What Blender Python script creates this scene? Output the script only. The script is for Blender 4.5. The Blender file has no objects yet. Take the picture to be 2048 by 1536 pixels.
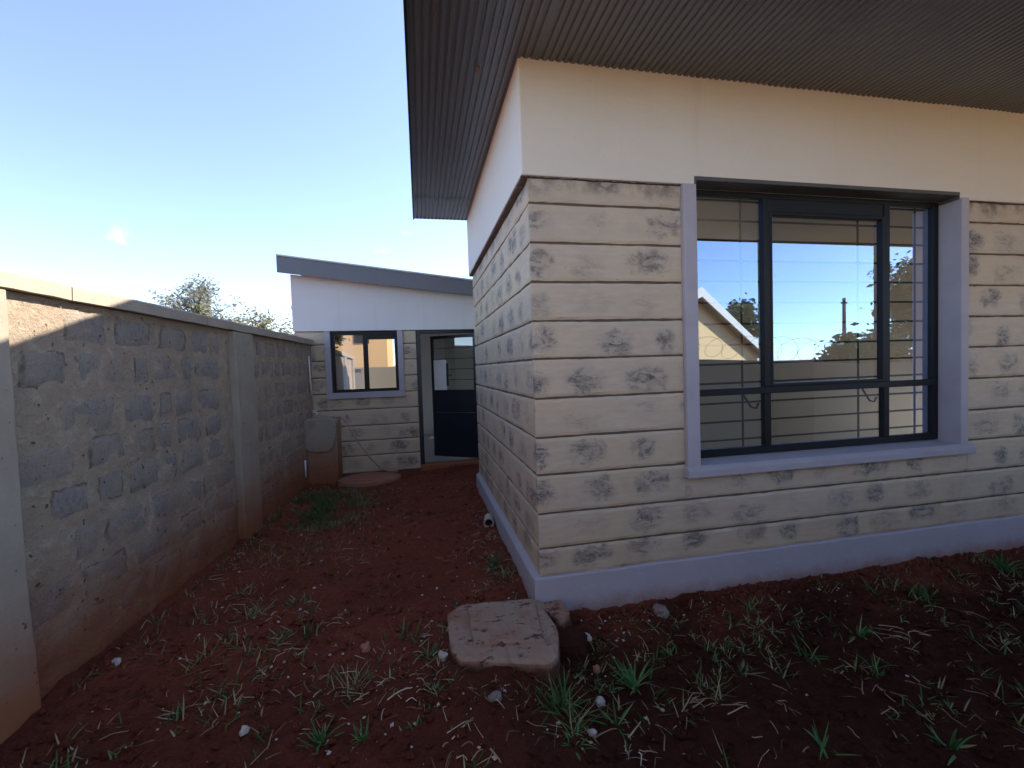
import bpy, math, random
from mathutils import Vector, Matrix, noise
random.seed(7)
R = math.radians
scene = bpy.context.scene
col = scene.collection

# ------------------------------------------------------------------ camera, sky, sun, exposure
cam_d = bpy.data.cameras.new('camera')
cam = bpy.data.objects.new('camera', cam_d); col.objects.link(cam)
cam_d.sensor_fit = 'HORIZONTAL'; cam_d.sensor_width = 36.0
cam_d.lens = 36.0 * 894.8 / 2048
cam_d.clip_start = 0.05; cam_d.clip_end = 2000
yw, pt, rl = R(11.6), R(-2.07), R(-1.83)
r0 = Vector((math.cos(yw), -math.sin(yw), 0)); f0 = Vector((math.sin(yw), math.cos(yw), 0)); u0 = Vector((0, 0, 1))
fw = f0*math.cos(pt) + u0*math.sin(pt); up = -f0*math.sin(pt) + u0*math.cos(pt)
rx = r0*math.cos(rl) + up*math.sin(rl); ux = -r0*math.sin(rl) + up*math.cos(rl)
m3 = Matrix((rx, ux, -fw)).transposed()
cam.matrix_world = Matrix.Translation((-0.718, -2.788, 1.59)) @ m3.to_4x4()
scene.camera = cam

SUN = Vector((1.0, 0.40, 1.05)).normalized()
el = math.asin(SUN.z); az = math.atan2(SUN.x, SUN.y)
world = bpy.data.worlds.new('World'); scene.world = world; world.use_nodes = True
wn = world.node_tree; wn.nodes.clear()
sky = wn.nodes.new('ShaderNodeTexSky'); sky.sky_type = 'NISHITA'; sky.sun_disc = False
sky.sun_elevation = el; sky.sun_rotation = az; sky.altitude = 1600; sky.air_density = 0.75; sky.dust_density = 0.6; sky.ozone_density = 2.0
wbg = wn.nodes.new('ShaderNodeBackground'); wbg.inputs[1].default_value = 0.11
wout = wn.nodes.new('ShaderNodeOutputWorld')
# a few faint wisps of cloud low in the sky
wtc = wn.nodes.new('ShaderNodeTexCoord')
wmp = wn.nodes.new('ShaderNodeMapping'); wmp.inputs['Scale'].default_value = (1.0, 1.0, 2.6)
wno = wn.nodes.new('ShaderNodeTexNoise'); wno.inputs['Scale'].default_value = 2.3; wno.inputs['Detail'].default_value = 7; wno.inputs['Roughness'].default_value = 0.6
wrp = wn.nodes.new('ShaderNodeValToRGB'); wrp.color_ramp.elements[0].position = 0.64; wrp.color_ramp.elements[1].position = 0.86
wrp.color_ramp.elements[1].color = (0.55, 0.55, 0.55, 1)
wmx = wn.nodes.new('ShaderNodeMix'); wmx.data_type = 'RGBA'; wmx.inputs[7].default_value = (9.0, 9.2, 9.6, 1)
wn.links.new(wtc.outputs['Generated'], wmp.inputs[0]); wn.links.new(wmp.outputs[0], wno.inputs['Vector'])
wn.links.new(wno.outputs['Fac'], wrp.inputs[0]); wn.links.new(wrp.outputs[0], wmx.inputs[0])
wvd = wn.nodes.new('ShaderNodeVectorMath'); wvd.operation = 'DISTANCE'; wvd.inputs[1].default_value = (-0.4688, 0.8493, 0.2429)   # one small puff low on the left
wn2 = wn.nodes.new('ShaderNodeTexNoise'); wn2.inputs['Scale'].default_value = 34; wn2.inputs['Detail'].default_value = 6
wad = wn.nodes.new('ShaderNodeMath'); wad.operation = 'MULTIPLY_ADD'; wad.inputs[1].default_value = 0.085
wmr = wn.nodes.new('ShaderNodeMapRange'); wmr.inputs[1].default_value = 0.064; wmr.inputs[2].default_value = 0.014; wmr.inputs[3].default_value = 0.0; wmr.inputs[4].default_value = 0.42; wmr.interpolation_type = 'SMOOTHSTEP'
wm2 = wn.nodes.new('ShaderNodeMix'); wm2.data_type = 'RGBA'; wm2.inputs[7].default_value = (7.4, 7.3, 7.2, 1)
wn.links.new(wtc.outputs['Generated'], wvd.inputs[0]); wn.links.new(wtc.outputs['Generated'], wn2.inputs['Vector'])
wn.links.new(wn2.outputs['Fac'], wad.inputs[0]); wn.links.new(wvd.outputs['Value'], wad.inputs[2]); wn.links.new(wad.outputs[0], wmr.inputs[0])
whs = wn.nodes.new('ShaderNodeHueSaturation'); whs.inputs['Saturation'].default_value = 0.88; wn.links.new(sky.outputs[0], whs.inputs['Color'])
wn.links.new(whs.outputs[0], wmx.inputs[6]); wn.links.new(wmx.outputs[2], wm2.inputs[6]); wn.links.new(wmr.outputs[0], wm2.inputs[0]); wn.links.new(wm2.outputs[2], wbg.inputs[0]); wn.links.new(wbg.outputs[0], wout.inputs[0])

sd = bpy.data.lights.new('sun', 'SUN'); sd.energy = 3.2; sd.angle = R(0.5); sd.color = (1.0, 0.90, 0.76)
so = bpy.data.objects.new('sun', sd); col.objects.link(so)
so.rotation_euler = SUN.to_track_quat('Z', 'Y').to_euler(); so.location = (6, 3, 12)
vs = scene.view_settings
vs.view_transform = 'Standard'; vs.look = 'None'; vs.exposure = 2.1; vs.gamma = 1.0; vs.use_curve_mapping = False
scene.cycles.use_denoising = True
scene.cycles.max_bounces = 8; scene.cycles.diffuse_bounces = 5; scene.cycles.transparent_max_bounces = 16

# ------------------------------------------------------------------ material helpers
class NT:
    def __init__(s, name):
        s.m = bpy.data.materials.new(name); s.m.use_nodes = True
        s.t = s.m.node_tree; s.t.nodes.clear()
        s.out = s.t.nodes.new('ShaderNodeOutputMaterial')
    def n(s, typ, **k):
        nd = s.t.nodes.new(typ)
        for a, b in k.items(): setattr(nd, a, b)
        return nd
    def put(s, sock, v):
        if hasattr(v, 'is_output') or isinstance(v, bpy.types.NodeSocket): s.t.links.new(v, sock)
        else:
            if isinstance(v, (tuple, list)) and len(v) == 3 and sock.type == 'RGBA': v = (*v, 1)
            sock.default_value = v
    def pos(s): return s.n('ShaderNodeNewGeometry').outputs['Position']
    def obj(s): return s.n('ShaderNodeTexCoord').outputs['Object']
    def uv(s): return s.n('ShaderNodeTexCoord').outputs['UV']
    def rnd(s): return s.n('ShaderNodeObjectInfo').outputs['Random']
    def map(s, v, scale=(1, 1, 1), loc=(0, 0, 0), rot=(0, 0, 0)):
        nd = s.n('ShaderNodeMapping'); s.put(nd.inputs['Vector'], v)
        nd.inputs['Scale'].default_value = scale; s.put(nd.inputs['Location'], loc); nd.inputs['Rotation'].default_value = rot
        return nd.outputs[0]
    def noise(s, v, scale, detail=4, rough=0.55, dist=0.0):
        nd = s.n('ShaderNodeTexNoise'); s.put(nd.inputs['Vector'], v)
        nd.inputs['Scale'].default_value = scale; nd.inputs['Detail'].default_value = detail
        nd.inputs['Roughness'].default_value = rough; nd.inputs['Distortion'].default_value = dist
        return nd.outputs['Fac']
    def sep(s, v):
        nd = s.n('ShaderNodeSeparateXYZ'); s.put(nd.inputs[0], v); return nd.outputs
    def comb(s, x, y, z):
        nd = s.n('ShaderNodeCombineXYZ')
        for i, q in enumerate((x, y, z)): s.put(nd.inputs[i], q)
        return nd.outputs[0]
    def math(s, op, a, b=0.0, c=None):
        nd = s.n('ShaderNodeMath', operation=op); s.put(nd.inputs[0], a); s.put(nd.inputs[1], b)
        if c is not None: s.put(nd.inputs[2], c)
        return nd.outputs[0]
    def rng(s, v, a, b, c=0.0, d=1.0, smooth=True):
        nd = s.n('ShaderNodeMapRange'); nd.interpolation_type = 'SMOOTHSTEP' if smooth else 'LINEAR'
        s.put(nd.inputs[0], v); s.put(nd.inputs[1], a); s.put(nd.inputs[2], b); s.put(nd.inputs[3], c); s.put(nd.inputs[4], d)
        return nd.outputs[0]
    def mix(s, f, a, b, mode='MIX'):
        nd = s.n('ShaderNodeMix', data_type='RGBA', blend_type=mode)
        s.put(nd.inputs[0], f); s.put(nd.inputs[6], a); s.put(nd.inputs[7], b); return nd.outputs[2]
    def ramp(s, f, stops):
        nd = s.n('ShaderNodeValToRGB'); cr = nd.color_ramp
        while len(cr.elements) > 1: cr.elements.remove(cr.elements[-1])
        for i, (p, c) in enumerate(stops):
            e = cr.elements[0] if i == 0 else cr.elements.new(p)
            e.position = p; e.color = (*c, 1)
        s.put(nd.inputs[0], f); return nd.outputs[0]
    def white(s, v):
        nd = s.n('ShaderNodeTexWhiteNoise', noise_dimensions='3D'); s.put(nd.inputs['Vector'], v); return nd.outputs
    def bump(s, h, strength=0.5, dist=0.01, prev=None):
        nd = s.n('ShaderNodeBump'); s.put(nd.inputs['Height'], h); nd.inputs['Strength'].default_value = strength; nd.inputs['Distance'].default_value = dist
        if prev is not None: s.put(nd.inputs['Normal'], prev)
        return nd.outputs[0]
    def bsdf(s, color, rough=0.9, spec=0.25, metal=0.0, normal=None, **k):
        nd = s.n('ShaderNodeBsdfPrincipled')
        s.put(nd.inputs['Base Color'], color); s.put(nd.inputs['Roughness'], rough)
        nd.inputs['Specular IOR Level'].default_value = spec; nd.inputs['Metallic'].default_value = metal
        if normal is not None: s.put(nd.inputs['Normal'], normal)
        for a, b in k.items(): s.put(nd.inputs[a], b)
        s.t.links.new(nd.outputs[0], s.out.inputs[0]); return nd

def mat_course():
    s = NT('dressed_stone'); uv = s.uv(); x, y, _ = s.sep(uv); P = s.pos()
    n1 = s.noise(P, 2.2, 5); n2 = s.noise(s.map(P, (3, 3, 16)), 2.0, 4)
    base = s.mix(n1, (0.44, 0.33, 0.225), (0.585, 0.46, 0.335))
    base = s.mix(s.rng(n2, 0.35, 0.75, 0, 0.45), base, (0.64, 0.535, 0.42))
    # rough chisel patches, one about the middle of each stone of the course
    cx = s.math('MULTIPLY', x, 1/0.40); cell = s.math('FLOOR', cx); lu = s.math('FRACT', cx)
    w = s.white(s.comb(cell, 3.0, 1.0)); w2 = s.white(s.comb(cell, 9.0, 5.0))
    c0 = s.rng(w['Value'], 0, 1, 0.36, 0.64, False)
    wd = s.rng(w2['Value'], 0, 1, 0.22, 0.55, False)
    du = s.math('DIVIDE', s.math('SUBTRACT', lu, c0), wd)
    yc = s.rng(s.white(s.comb(cell, 1.0, 7.0))['Value'], 0, 1, 0.08, 0.15, False)
    dv = s.math('DIVIDE', s.math('SUBTRACT', y, yc), 0.095)
    wob = s.math('MULTIPLY', s.math('SUBTRACT', s.noise(P, 7, 5, 0.65, 0.6), 0.5), 3.4)
    d = s.math('ADD', s.math('ADD', s.math('POWER', s.math('ABSOLUTE', du), 2.0), s.math('POWER', s.math('ABSOLUTE', dv), 2.0)), wob)
    inset = s.rng(s.math('MINIMUM', lu, s.math('SUBTRACT', 1.0, lu)), 0.0, 0.17)
    str_ = s.rng(s.white(s.comb(cell, 4.0, 2.0))['Value'], 0.0, 0.75, 0.16, 1.0, False)
    ch = s.noise(s.map(uv, (8, 17, 1), rot=(0, 0, 0.7)), 1.0, 6, 0.70, 0.8)
    ch2 = s.noise(s.map(uv, (38, 70, 1), rot=(0, 0, 0.7)), 1.0, 4, 0.7)
    mk = s.math('MULTIPLY', str_, inset)
    pat = s.math('MULTIPLY', s.math('MULTIPLY', s.rng(d, 1.05, -0.25), mk), s.rng(ch, 0.42, 0.56))
    soft = s.math('MULTIPLY', s.math('MULTIPLY', s.rng(d, 1.4, -0.6), mk), 0.50)
    hue = s.noise(s.map(P, (1.1, 1.1, 2.6)), 1.0, 3)
    base = s.mix(s.rng(hue, 0.40, 0.62, 0, 0.4), base, (0.60, 0.45, 0.27))
    base = s.mix(s.rng(s.noise(P, 3.5, 6, 0.65), 0.52, 0.74, 0, 0.55), base, (0.43, 0.36, 0.285))
    c = s.mix(soft, base, (0.27, 0.245, 0.225))
    c = s.mix(s.math('MULTIPLY', pat, s.rng(ch2, 0.36, 0.56, 0.3, 1.0)), c, (0.105, 0.095, 0.088))
    fl = s.math('MULTIPLY', s.math('MULTIPLY', s.rng(d, 1.2, 0.0), mk), s.rng(s.noise(s.map(uv, (26, 40, 1), rot=(0, 0, 0.7)), 1.0, 3, 0.6), 0.60, 0.68))
    c = s.mix(s.math('MULTIPLY', fl, 0.9), c, (0.075, 0.066, 0.06))
    spk = s.rng(s.noise(P, 55, 2, 0.5), 0.70, 0.76)
    c = s.mix(s.math('MULTIPLY', spk, 0.6), c, (0.07, 0.058, 0.045))
    z = s.sep(P)[2]
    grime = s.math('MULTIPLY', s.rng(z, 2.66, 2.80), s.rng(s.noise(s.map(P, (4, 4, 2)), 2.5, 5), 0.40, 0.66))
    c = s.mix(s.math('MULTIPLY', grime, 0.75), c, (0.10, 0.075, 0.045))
    low = s.math('MULTIPLY', s.rng(z, 0.75, 0.1), s.rng(s.noise(P, 3, 5), 0.35, 0.7))
    c = s.mix(s.math('MULTIPLY', low, 0.35), c, (0.30, 0.19, 0.12))
    b = s.bump(s.noise(P, 70, 4, 0.6), 0.35, 0.003)
    b = s.bump(s.math('MULTIPLY', pat, ch2), 0.9, 0.006, b)
    b = s.bump(s.noise(P, 9, 3), 0.35, 0.012, b)
    s.bsdf(c, 0.62, 0.5, normal=b); return s.m

def mat_block():   # quarry stone of the boundary wall: uv 0..1 over each stone
    s = NT('quarry_stone'); uv = s.uv(); P = s.pos(); x, y, _ = s.sep(uv); rn = s.rnd()
    wx = s.math('MULTIPLY', s.math('SUBTRACT', s.noise(P, 9, 4, 0.6), 0.5), 0.24)
    ex = s.math('MINIMUM', x, s.math('SUBTRACT', 1.0, x)); ey = s.math('MINIMUM', y, s.math('SUBTRACT', 1.0, y))
    e = s.math('ADD', s.math('MINIMUM', ex, ey), wx)
    cov = s.rng(rn, 0, 1, -0.02, 0.16, False)
    k = s.rng(e, s.math('SUBTRACT', cov, 0.05), s.math('ADD', cov, 0.07))
    st = s.mix(s.noise(P, 6, 5), (0.235, 0.215, 0.20), (0.38, 0.345, 0.31))
    st = s.mix(s.rng(s.noise(s.map(P, (40, 40, 14)), 1.5, 4), 0.5, 0.75, 0, 0.6), st, (0.09, 0.085, 0.085))
    mo = s.mix(s.noise(P, 5, 6, 0.65), (0.33, 0.258, 0.19), (0.50, 0.405, 0.305))
    c = s.mix(s.math('MULTIPLY', k, s.rng(s.noise(P, 3.0, 5), 0.35, 0.65, 0.92, 0.45)), mo, st)
    rim = s.math('MULTIPLY', s.math('MULTIPLY', k, s.math('SUBTRACT', 1.0, k)), s.rng(s.noise(P, 12, 4), 0.35, 0.6, 0, 2.6))  # dark rim paints crevice shade around each stone
    c = s.mix(rim, c, (0.09, 0.075, 0.06))
    c = dirt(s, c, P)
    b = s.bump(s.noise(P, 34, 7, 0.75), 1.0, 0.016); b = s.bump(k, 0.6, -0.012, b)
    s.bsdf(c, 0.92, 0.2, normal=b); return s.m
def dirt(s, c, P):
    z = s.sep(P)[2]; n = s.noise(P, 4, 5, 0.6)
    zz = s.math('ADD', z, s.math('MULTIPLY', s.math('SUBTRACT', n, 0.5), -0.55))
    c = s.mix(s.rng(zz, 0.80, 0.0, 0, 0.97), c, (0.27, 0.095, 0.042))
    blot = s.rng(s.noise(P, 2.3, 6, 0.62), 0.56, 0.72, 0, 0.5)
    c = s.mix(s.math('MULTIPLY', blot, s.rng(z, 1.9, 0.3, 0.2, 1.0)), c, (0.27, 0.155, 0.09))
    pits = s.rng(s.noise(P, 26, 2, 0.4), 0.70, 0.745)
    return s.mix(s.math('MULTIPLY', pits, 0.75), c, (0.045, 0.035, 0.03))
def mat_mortar():
    s = NT('mortar'); P = s.pos()
    c = s.mix(s.noise(P, 5, 6, 0.65), (0.33, 0.258, 0.19), (0.50, 0.405, 0.305))
    c = s.mix(s.rng(s.noise(P, 14, 4), 0.5, 0.72, 0, 0.5), c, (0.58, 0.49, 0.385))
    c = dirt(s, c, P)
    b = s.bump(s.noise(P, 26, 8, 0.75), 1.0, 0.02); b = s.bump(s.noise(P, 7, 4, 0.6), 0.6, 0.03, b)
    s.bsdf(c, 0.95, 0.15, normal=b); return s.m
def mat_concrete(name, a, bcol, dirty=True, bump=0.4):
    s = NT(name); P = s.pos()
    c = s.mix(s.noise(P, 4, 6, 0.6), a, bcol)
    c = s.mix(s.rng(s.noise(s.map(P, (6, 6, 1.2)), 2, 4), 0.5, 0.8, 0, 0.4), c, tuple(q*0.72 for q in a))
    if dirty: c = dirt(s, c, P)
    b = s.bump(s.noise(P, 45, 5, 0.65), bump, 0.006)
    s.bsdf(c, 0.9, 0.25, normal=b); return s.m
def mat_plain(name, colr, rough=0.6, spec=0.4, var=0.12, scale=6, bump=0.15, bscale=60, metal=0.0):
    s = NT(name); P = s.pos()
    lo = tuple(q*(1-var) for q in colr); hi = tuple(min(1, q*(1+var)) for q in colr)
    c = s.mix(s.noise(P, scale, 5, 0.6), lo, hi)
    b = s.bump(s.noise(P, bscale, 4, 0.6), bump, 0.004)
    s.bsdf(c, rough, spec, metal, normal=b); return s.m
def mat_wall(name, colr, rough, spec, *_):
    s = NT(name); P = s.pos()
    c = s.mix(s.noise(P, 1.3, 6, 0.6), tuple(q*0.93 for q in colr), tuple(min(1, q*1.04) for q in colr))
    st = s.rng(s.noise(s.map(P, (7, 7, 0.5)), 1.0, 5, 0.65), 0.54, 0.75, 0, 0.22)
    c = s.mix(st, c, tuple(q*0.72 for q in colr))
    c = s.mix(s.rng(s.noise(P, 40, 3), 0.68, 0.74, 0, 0.25), c, tuple(q*0.6 for q in colr))
    b = s.bump(s.noise(P, 90, 4, 0.6), 0.2, 0.004); b = s.bump(s.noise(s.map(P, (1, 1, 2)), 3.5, 4), 0.25, 0.03, b)
    s.bsdf(c, rough, spec, normal=b); return s.m
def mat_glass(name, refl, tint, rough=0.0, gcol=(0.97, 0.98, 1.0)):
    s = NT(name)
    g = s.n('ShaderNodeBsdfGlossy'); g.inputs['Color'].default_value = (*gcol, 1); g.inputs['Roughness'].default_value = rough
    t = s.n('ShaderNodeBsdfTransparent'); t.inputs[0].default_value = (*tint, 1)
    mx = s.n('ShaderNodeMixShader'); lw = s.n('ShaderNodeLayerWeight'); lw.inputs[0].default_value = 0.5
    s.put(mx.inputs[0], s.rng(lw.outputs['Facing'], 0.0, 1.0, refl, min(1, refl+0.35), False))
    s.t.links.new(t.outputs[0], mx.inputs[1]); s.t.links.new(g.outputs[0], mx.inputs[2]); s.t.links.new(mx.outputs[0], s.out.inputs[0])
    return s.m
def mat_soil():
    s = NT('red_soil'); P = s.pos()
    c = s.mix(s.noise(P, 2.0, 6, 0.6), (0.13, 0.032, 0.018), (0.27, 0.072, 0.041))
    c = s.mix(s.rng(s.noise(P, 0.9, 4), 0.45, 0.7, 0, 0.55), c, (0.095, 0.025, 0.015))
    c = s.mix(s.rng(s.noise(P, 38, 4, 0.7), 0.52, 0.75, 0, 0.6), c, (0.26, 0.085, 0.05))
    X, Y, Z = s.sep(P); fore_dark = s.math('ADD', s.math('MULTIPLY', Y, -1.0), s.math('MULTIPLY', s.math('SUBTRACT', s.noise(P, 1.6, 4), 0.5), 1.3))
    c = s.mix(s.math('MULTIPLY', s.rng(fore_dark, -0.1, 0.6, 0, 0.80), s.rng(X, -0.9, 0.2, 0.5, 1.0)), c, (0.024, 0.0095, 0.0075))  # soil coloured darker towards the front and the right
    b = s.bump(s.noise(P, 60, 6, 0.75), 1.0, 0.018); b = s.bump(s.noise(P, 17, 5, 0.65), 0.9, 0.03, b)
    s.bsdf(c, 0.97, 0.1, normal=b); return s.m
def mat_blades(name, stops, trans=0.25, rough=0.55):
    s = NT(name); x, y, _ = s.sep(s.uv())
    c = s.ramp(x, stops)
    c = s.mix(s.rng(y, 0.65, 1.0, 0, 0.35), c, (0.20, 0.16, 0.06))
    p = s.bsdf(c, rough, 0.3)
    tr = s.n('ShaderNodeBsdfTranslucent'); s.put(tr.inputs[0], c)
    mx = s.n('ShaderNodeMixShader'); mx.inputs[0].default_value = trans
    s.t.links.new(p.outputs[0], mx.inputs[1]); s.t.links.new(tr.outputs[0], mx.inputs[2]); s.t.links.new(mx.outputs[0], s.out.inputs[0])
    return s.m
def mat_slab():
    s = NT('muddy_concrete'); P = s.pos()
    c = s.mix(s.noise(P, 7, 6, 0.65), (0.25, 0.155, 0.105), (0.38, 0.275, 0.205))
    c = s.mix(s.rng(s.noise(P, 4.5, 6, 0.7), 0.44, 0.62, 0, 0.85), c, (0.29, 0.135, 0.085))
    z = s.sep(P)[2]
    c = s.mix(s.rng(s.math('ADD', z, s.math('MULTIPLY', s.noise(P, 12, 4), 0.06)), 0.105, 0.055, 0, 0.95), c, (0.075, 0.026, 0.018))
    c = s.mix(s.rng(s.noise(s.map(P, (1, 1.8, 1)), 11, 6, 0.75), 0.55, 0.62, 0, 0.9), c, (0.06, 0.022, 0.016))
    c = s.mix(s.rng(s.noise(s.map(P, (30, 4, 1)), 1.2, 5, 0.7), 0.55, 0.7, 0, 0.45), c, (0.16, 0.12, 0.10))
    b = s.bump(s.noise(P, 30, 6, 0.7), 0.8, 0.01)
    s.bsdf(c, 0.92, 0.2, normal=b); return s.m

def mat_plinth():
    s = NT('lilac_plinth_paint'); P = s.pos()
    c = s.mix(s.noise(P, 3, 6, 0.6), (0.36, 0.325, 0.355), (0.44, 0.395, 0.425))
    c = s.mix(s.rng(s.noise(s.map(P, (5, 5, 14)), 1.6, 6, 0.7), 0.60, 0.70, 0, 0.35), c, (0.58, 0.54, 0.53))
    z = s.sep(P)[2]; zz = s.math('ADD', z, s.math('MULTIPLY', s.math('SUBTRACT', s.noise(P, 9, 5, 0.65), 0.5), 0.16))
    c = s.mix(s.rng(zz, 0.09, -0.08, 0, 0.9), c, (0.27, 0.13, 0.085))
    b = s.bump(s.noise(P, 60, 4, 0.6), 0.3, 0.004); b = s.bump(s.noise(P, 6, 3), 0.3, 0.02, b)
    s.bsdf(c, 0.65, 0.3, normal=b); return s.m
M = {}
M['plinth'] = mat_plinth()
M['stone'] = mat_course(); M['block'] = mat_block(); M['mortar'] = mat_mortar()
M['pillar'] = mat_concrete('pillar_concrete', (0.27, 0.235, 0.185), (0.45, 0.395, 0.315))
M['coping'] = mat_concrete('coping_concrete', (0.36, 0.31, 0.25), (0.50, 0.43, 0.34), False, 0.6)
M['render'] = mat_concrete('cement_render', (0.31, 0.22, 0.15), (0.44, 0.335, 0.24))
M['paint'] = mat_wall('cream_wall_paint', (0.73, 0.655, 0.545), 0.75, 0.25, 0.03, 2.5, 0.12, 90)
M['sideband'] = mat_wall('off_white_side_band', (0.76, 0.73, 0.68), 0.75, 0.25, 0.03, 2.5, 0.12, 90)  # paler colour for the side face of the band
M['white'] = mat_wall('white_wall_paint', (0.72, 0.70, 0.68), 0.75, 0.25, 0.03, 2.5, 0.12, 90)
M['lilac'] = mat_plain('lilac_grey_paint', (0.41, 0.37, 0.395), 0.6, 0.3, 0.16, 5, 0.4, 45)
M['joint'] = mat_plain('dark_joint', (0.13, 0.10, 0.075), 0.95, 0.1, 0.3, 8, 0.6, 40)
M['step'] = mat_plain('raw_band_edge', (0.20, 0.155, 0.15), 0.9, 0.15, 0.25, 9, 0.6, 40)
M['soffit'] = mat_plain('grey_metal_soffit', (0.165, 0.175, 0.20), 0.33, 0.6, 0.10, 3, 0.05, 30, metal=0.5)
M['fascia'] = mat_plain('grey_fascia_paint', (0.16, 0.165, 0.18), 0.5, 0.4, 0.06, 3, 0.1, 40)
M['galv'] = mat_plain('galvanised_sheet', (0.55, 0.55, 0.54), 0.4, 0.5, 0.08, 2)
M['roof'] = mat_plain('roof_sheet', (0.22, 0.20, 0.19), 0.5, 0.4, 0.1, 2)
M['steel'] = mat_plain('charcoal_steel_paint', (0.010, 0.0105, 0.012), 0.45, 0.25, 0.15, 8, 0.12, 60)
M['lining'] = mat_plain('grey_lintel_paint', (0.10, 0.092, 0.085), 0.6, 0.3, 0.2, 6, 0.3, 40)
M['bar'] = mat_plain('dark_grille_steel', (0.035, 0.03, 0.027), 0.5, 0.4, 0.1, 8)
M['navy'] = mat_plain('navy_door_paint', (0.010, 0.014, 0.024), 0.38, 0.45, 0.15, 5, 0.1, 50)
M['glass'] = mat_glass('window_glass', 0.42, (0.94, 0.94, 0.91), 0.0, (0.52, 0.70, 1.0))
M['glass2'] = mat_glass('clear_glass', 0.42, (0.80, 0.82, 0.82))
M['glass3'] = mat_glass('door_glass', 0.10, (0.50, 0.55, 0.54))
M['inside'] = mat_plain('interior_paint', (0.80, 0.775, 0.70), 0.8, 0.2, 0.03, 3)
M['insidew'] = mat_plain('interior_white', (0.72, 0.78, 0.79), 0.8, 0.2, 0.03, 3)
M['tile'] = mat_plain('floor_screed', (0.36, 0.35, 0.33), 0.35, 0.4, 0.1, 3)
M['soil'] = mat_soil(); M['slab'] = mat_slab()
M['lid'] = mat_concrete('red_dusted_concrete', (0.24, 0.095, 0.055), (0.36, 0.165, 0.105), False, 0.7)
M['grass'] = mat_blades('green_grass', [(0, (0.02, 0.062, 0.014)), (0.35, (0.042, 0.115, 0.024)), (0.62, (0.08, 0.155, 0.045)), (0.8, (0.21, 0.20, 0.08)), (1, (0.38, 0.29, 0.17))])
M['bright'] = mat_blades('fresh_green_leaf', [(0, (0.03, 0.115, 0.03)), (0.45, (0.055, 0.18, 0.05)), (0.85, (0.11, 0.22, 0.07)), (1, (0.30, 0.26, 0.11))])
M['straw'] = mat_blades('dry_straw', [(0, (0.13, 0.07, 0.04)), (0.45, (0.24, 0.155, 0.09)), (0.8, (0.36, 0.265, 0.165)), (1, (0.50, 0.41, 0.30))], 0.1, 0.8)
M['pebble'] = mat_plain('pale_pebble', (0.42, 0.37, 0.33), 0.85, 0.2, 0.35, 18, 0.5, 50)
M['greystone'] = mat_plain('grey_rubble', (0.20, 0.16, 0.14), 0.9, 0.2, 0.35, 14, 0.8, 40)
M['pvc'] = mat_plain('dusty_pvc', (0.42, 0.38, 0.31), 0.5, 0.4, 0.2, 14)
M['hollow'] = mat_plain('pipe_inside', (0.02, 0.017, 0.015), 0.9, 0.1, 0.1)
M['whitepvc'] = mat_plain('white_plastic', (0.75, 0.74, 0.72), 0.4, 0.4, 0.05)
M['hose'] = mat_plain('pink_dusty_hose', (0.42, 0.28, 0.22), 0.7, 0.3, 0.15, 14)
M['bark'] = mat_plain('bark', (0.12, 0.09, 0.065), 0.9, 0.1, 0.3, 12, 0.8, 25)
M['peach'] = mat_plain('peach_wall_paint', (0.84, 0.55, 0.25), 0.8, 0.2, 0.04, 1.5)
M['verge'] = mat_plain('cream_verge_board', (0.80, 0.74, 0.62), 0.7, 0.25, 0.04, 2)
M['grey'] = mat_plain('grey_cement_wall', (0.30, 0.275, 0.22), 0.9, 0.15, 0.15, 3, 0.6, 20)
M['bounce_slab'] = mat_concrete('bounce_slab_concrete', (0.46, 0.29, 0.16), (0.56, 0.38, 0.22), False)
M['pier'] = mat_plain('shaded_cement_pier', (0.19, 0.17, 0.135), 0.9, 0.15, 0.2, 4, 0.6, 20)  # cement darkened to paint the shade on the pier
M['wire'] = mat_plain('rusty_wire', (0.10, 0.075, 0.055), 0.6, 0.4, 0.2, 20)

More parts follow.
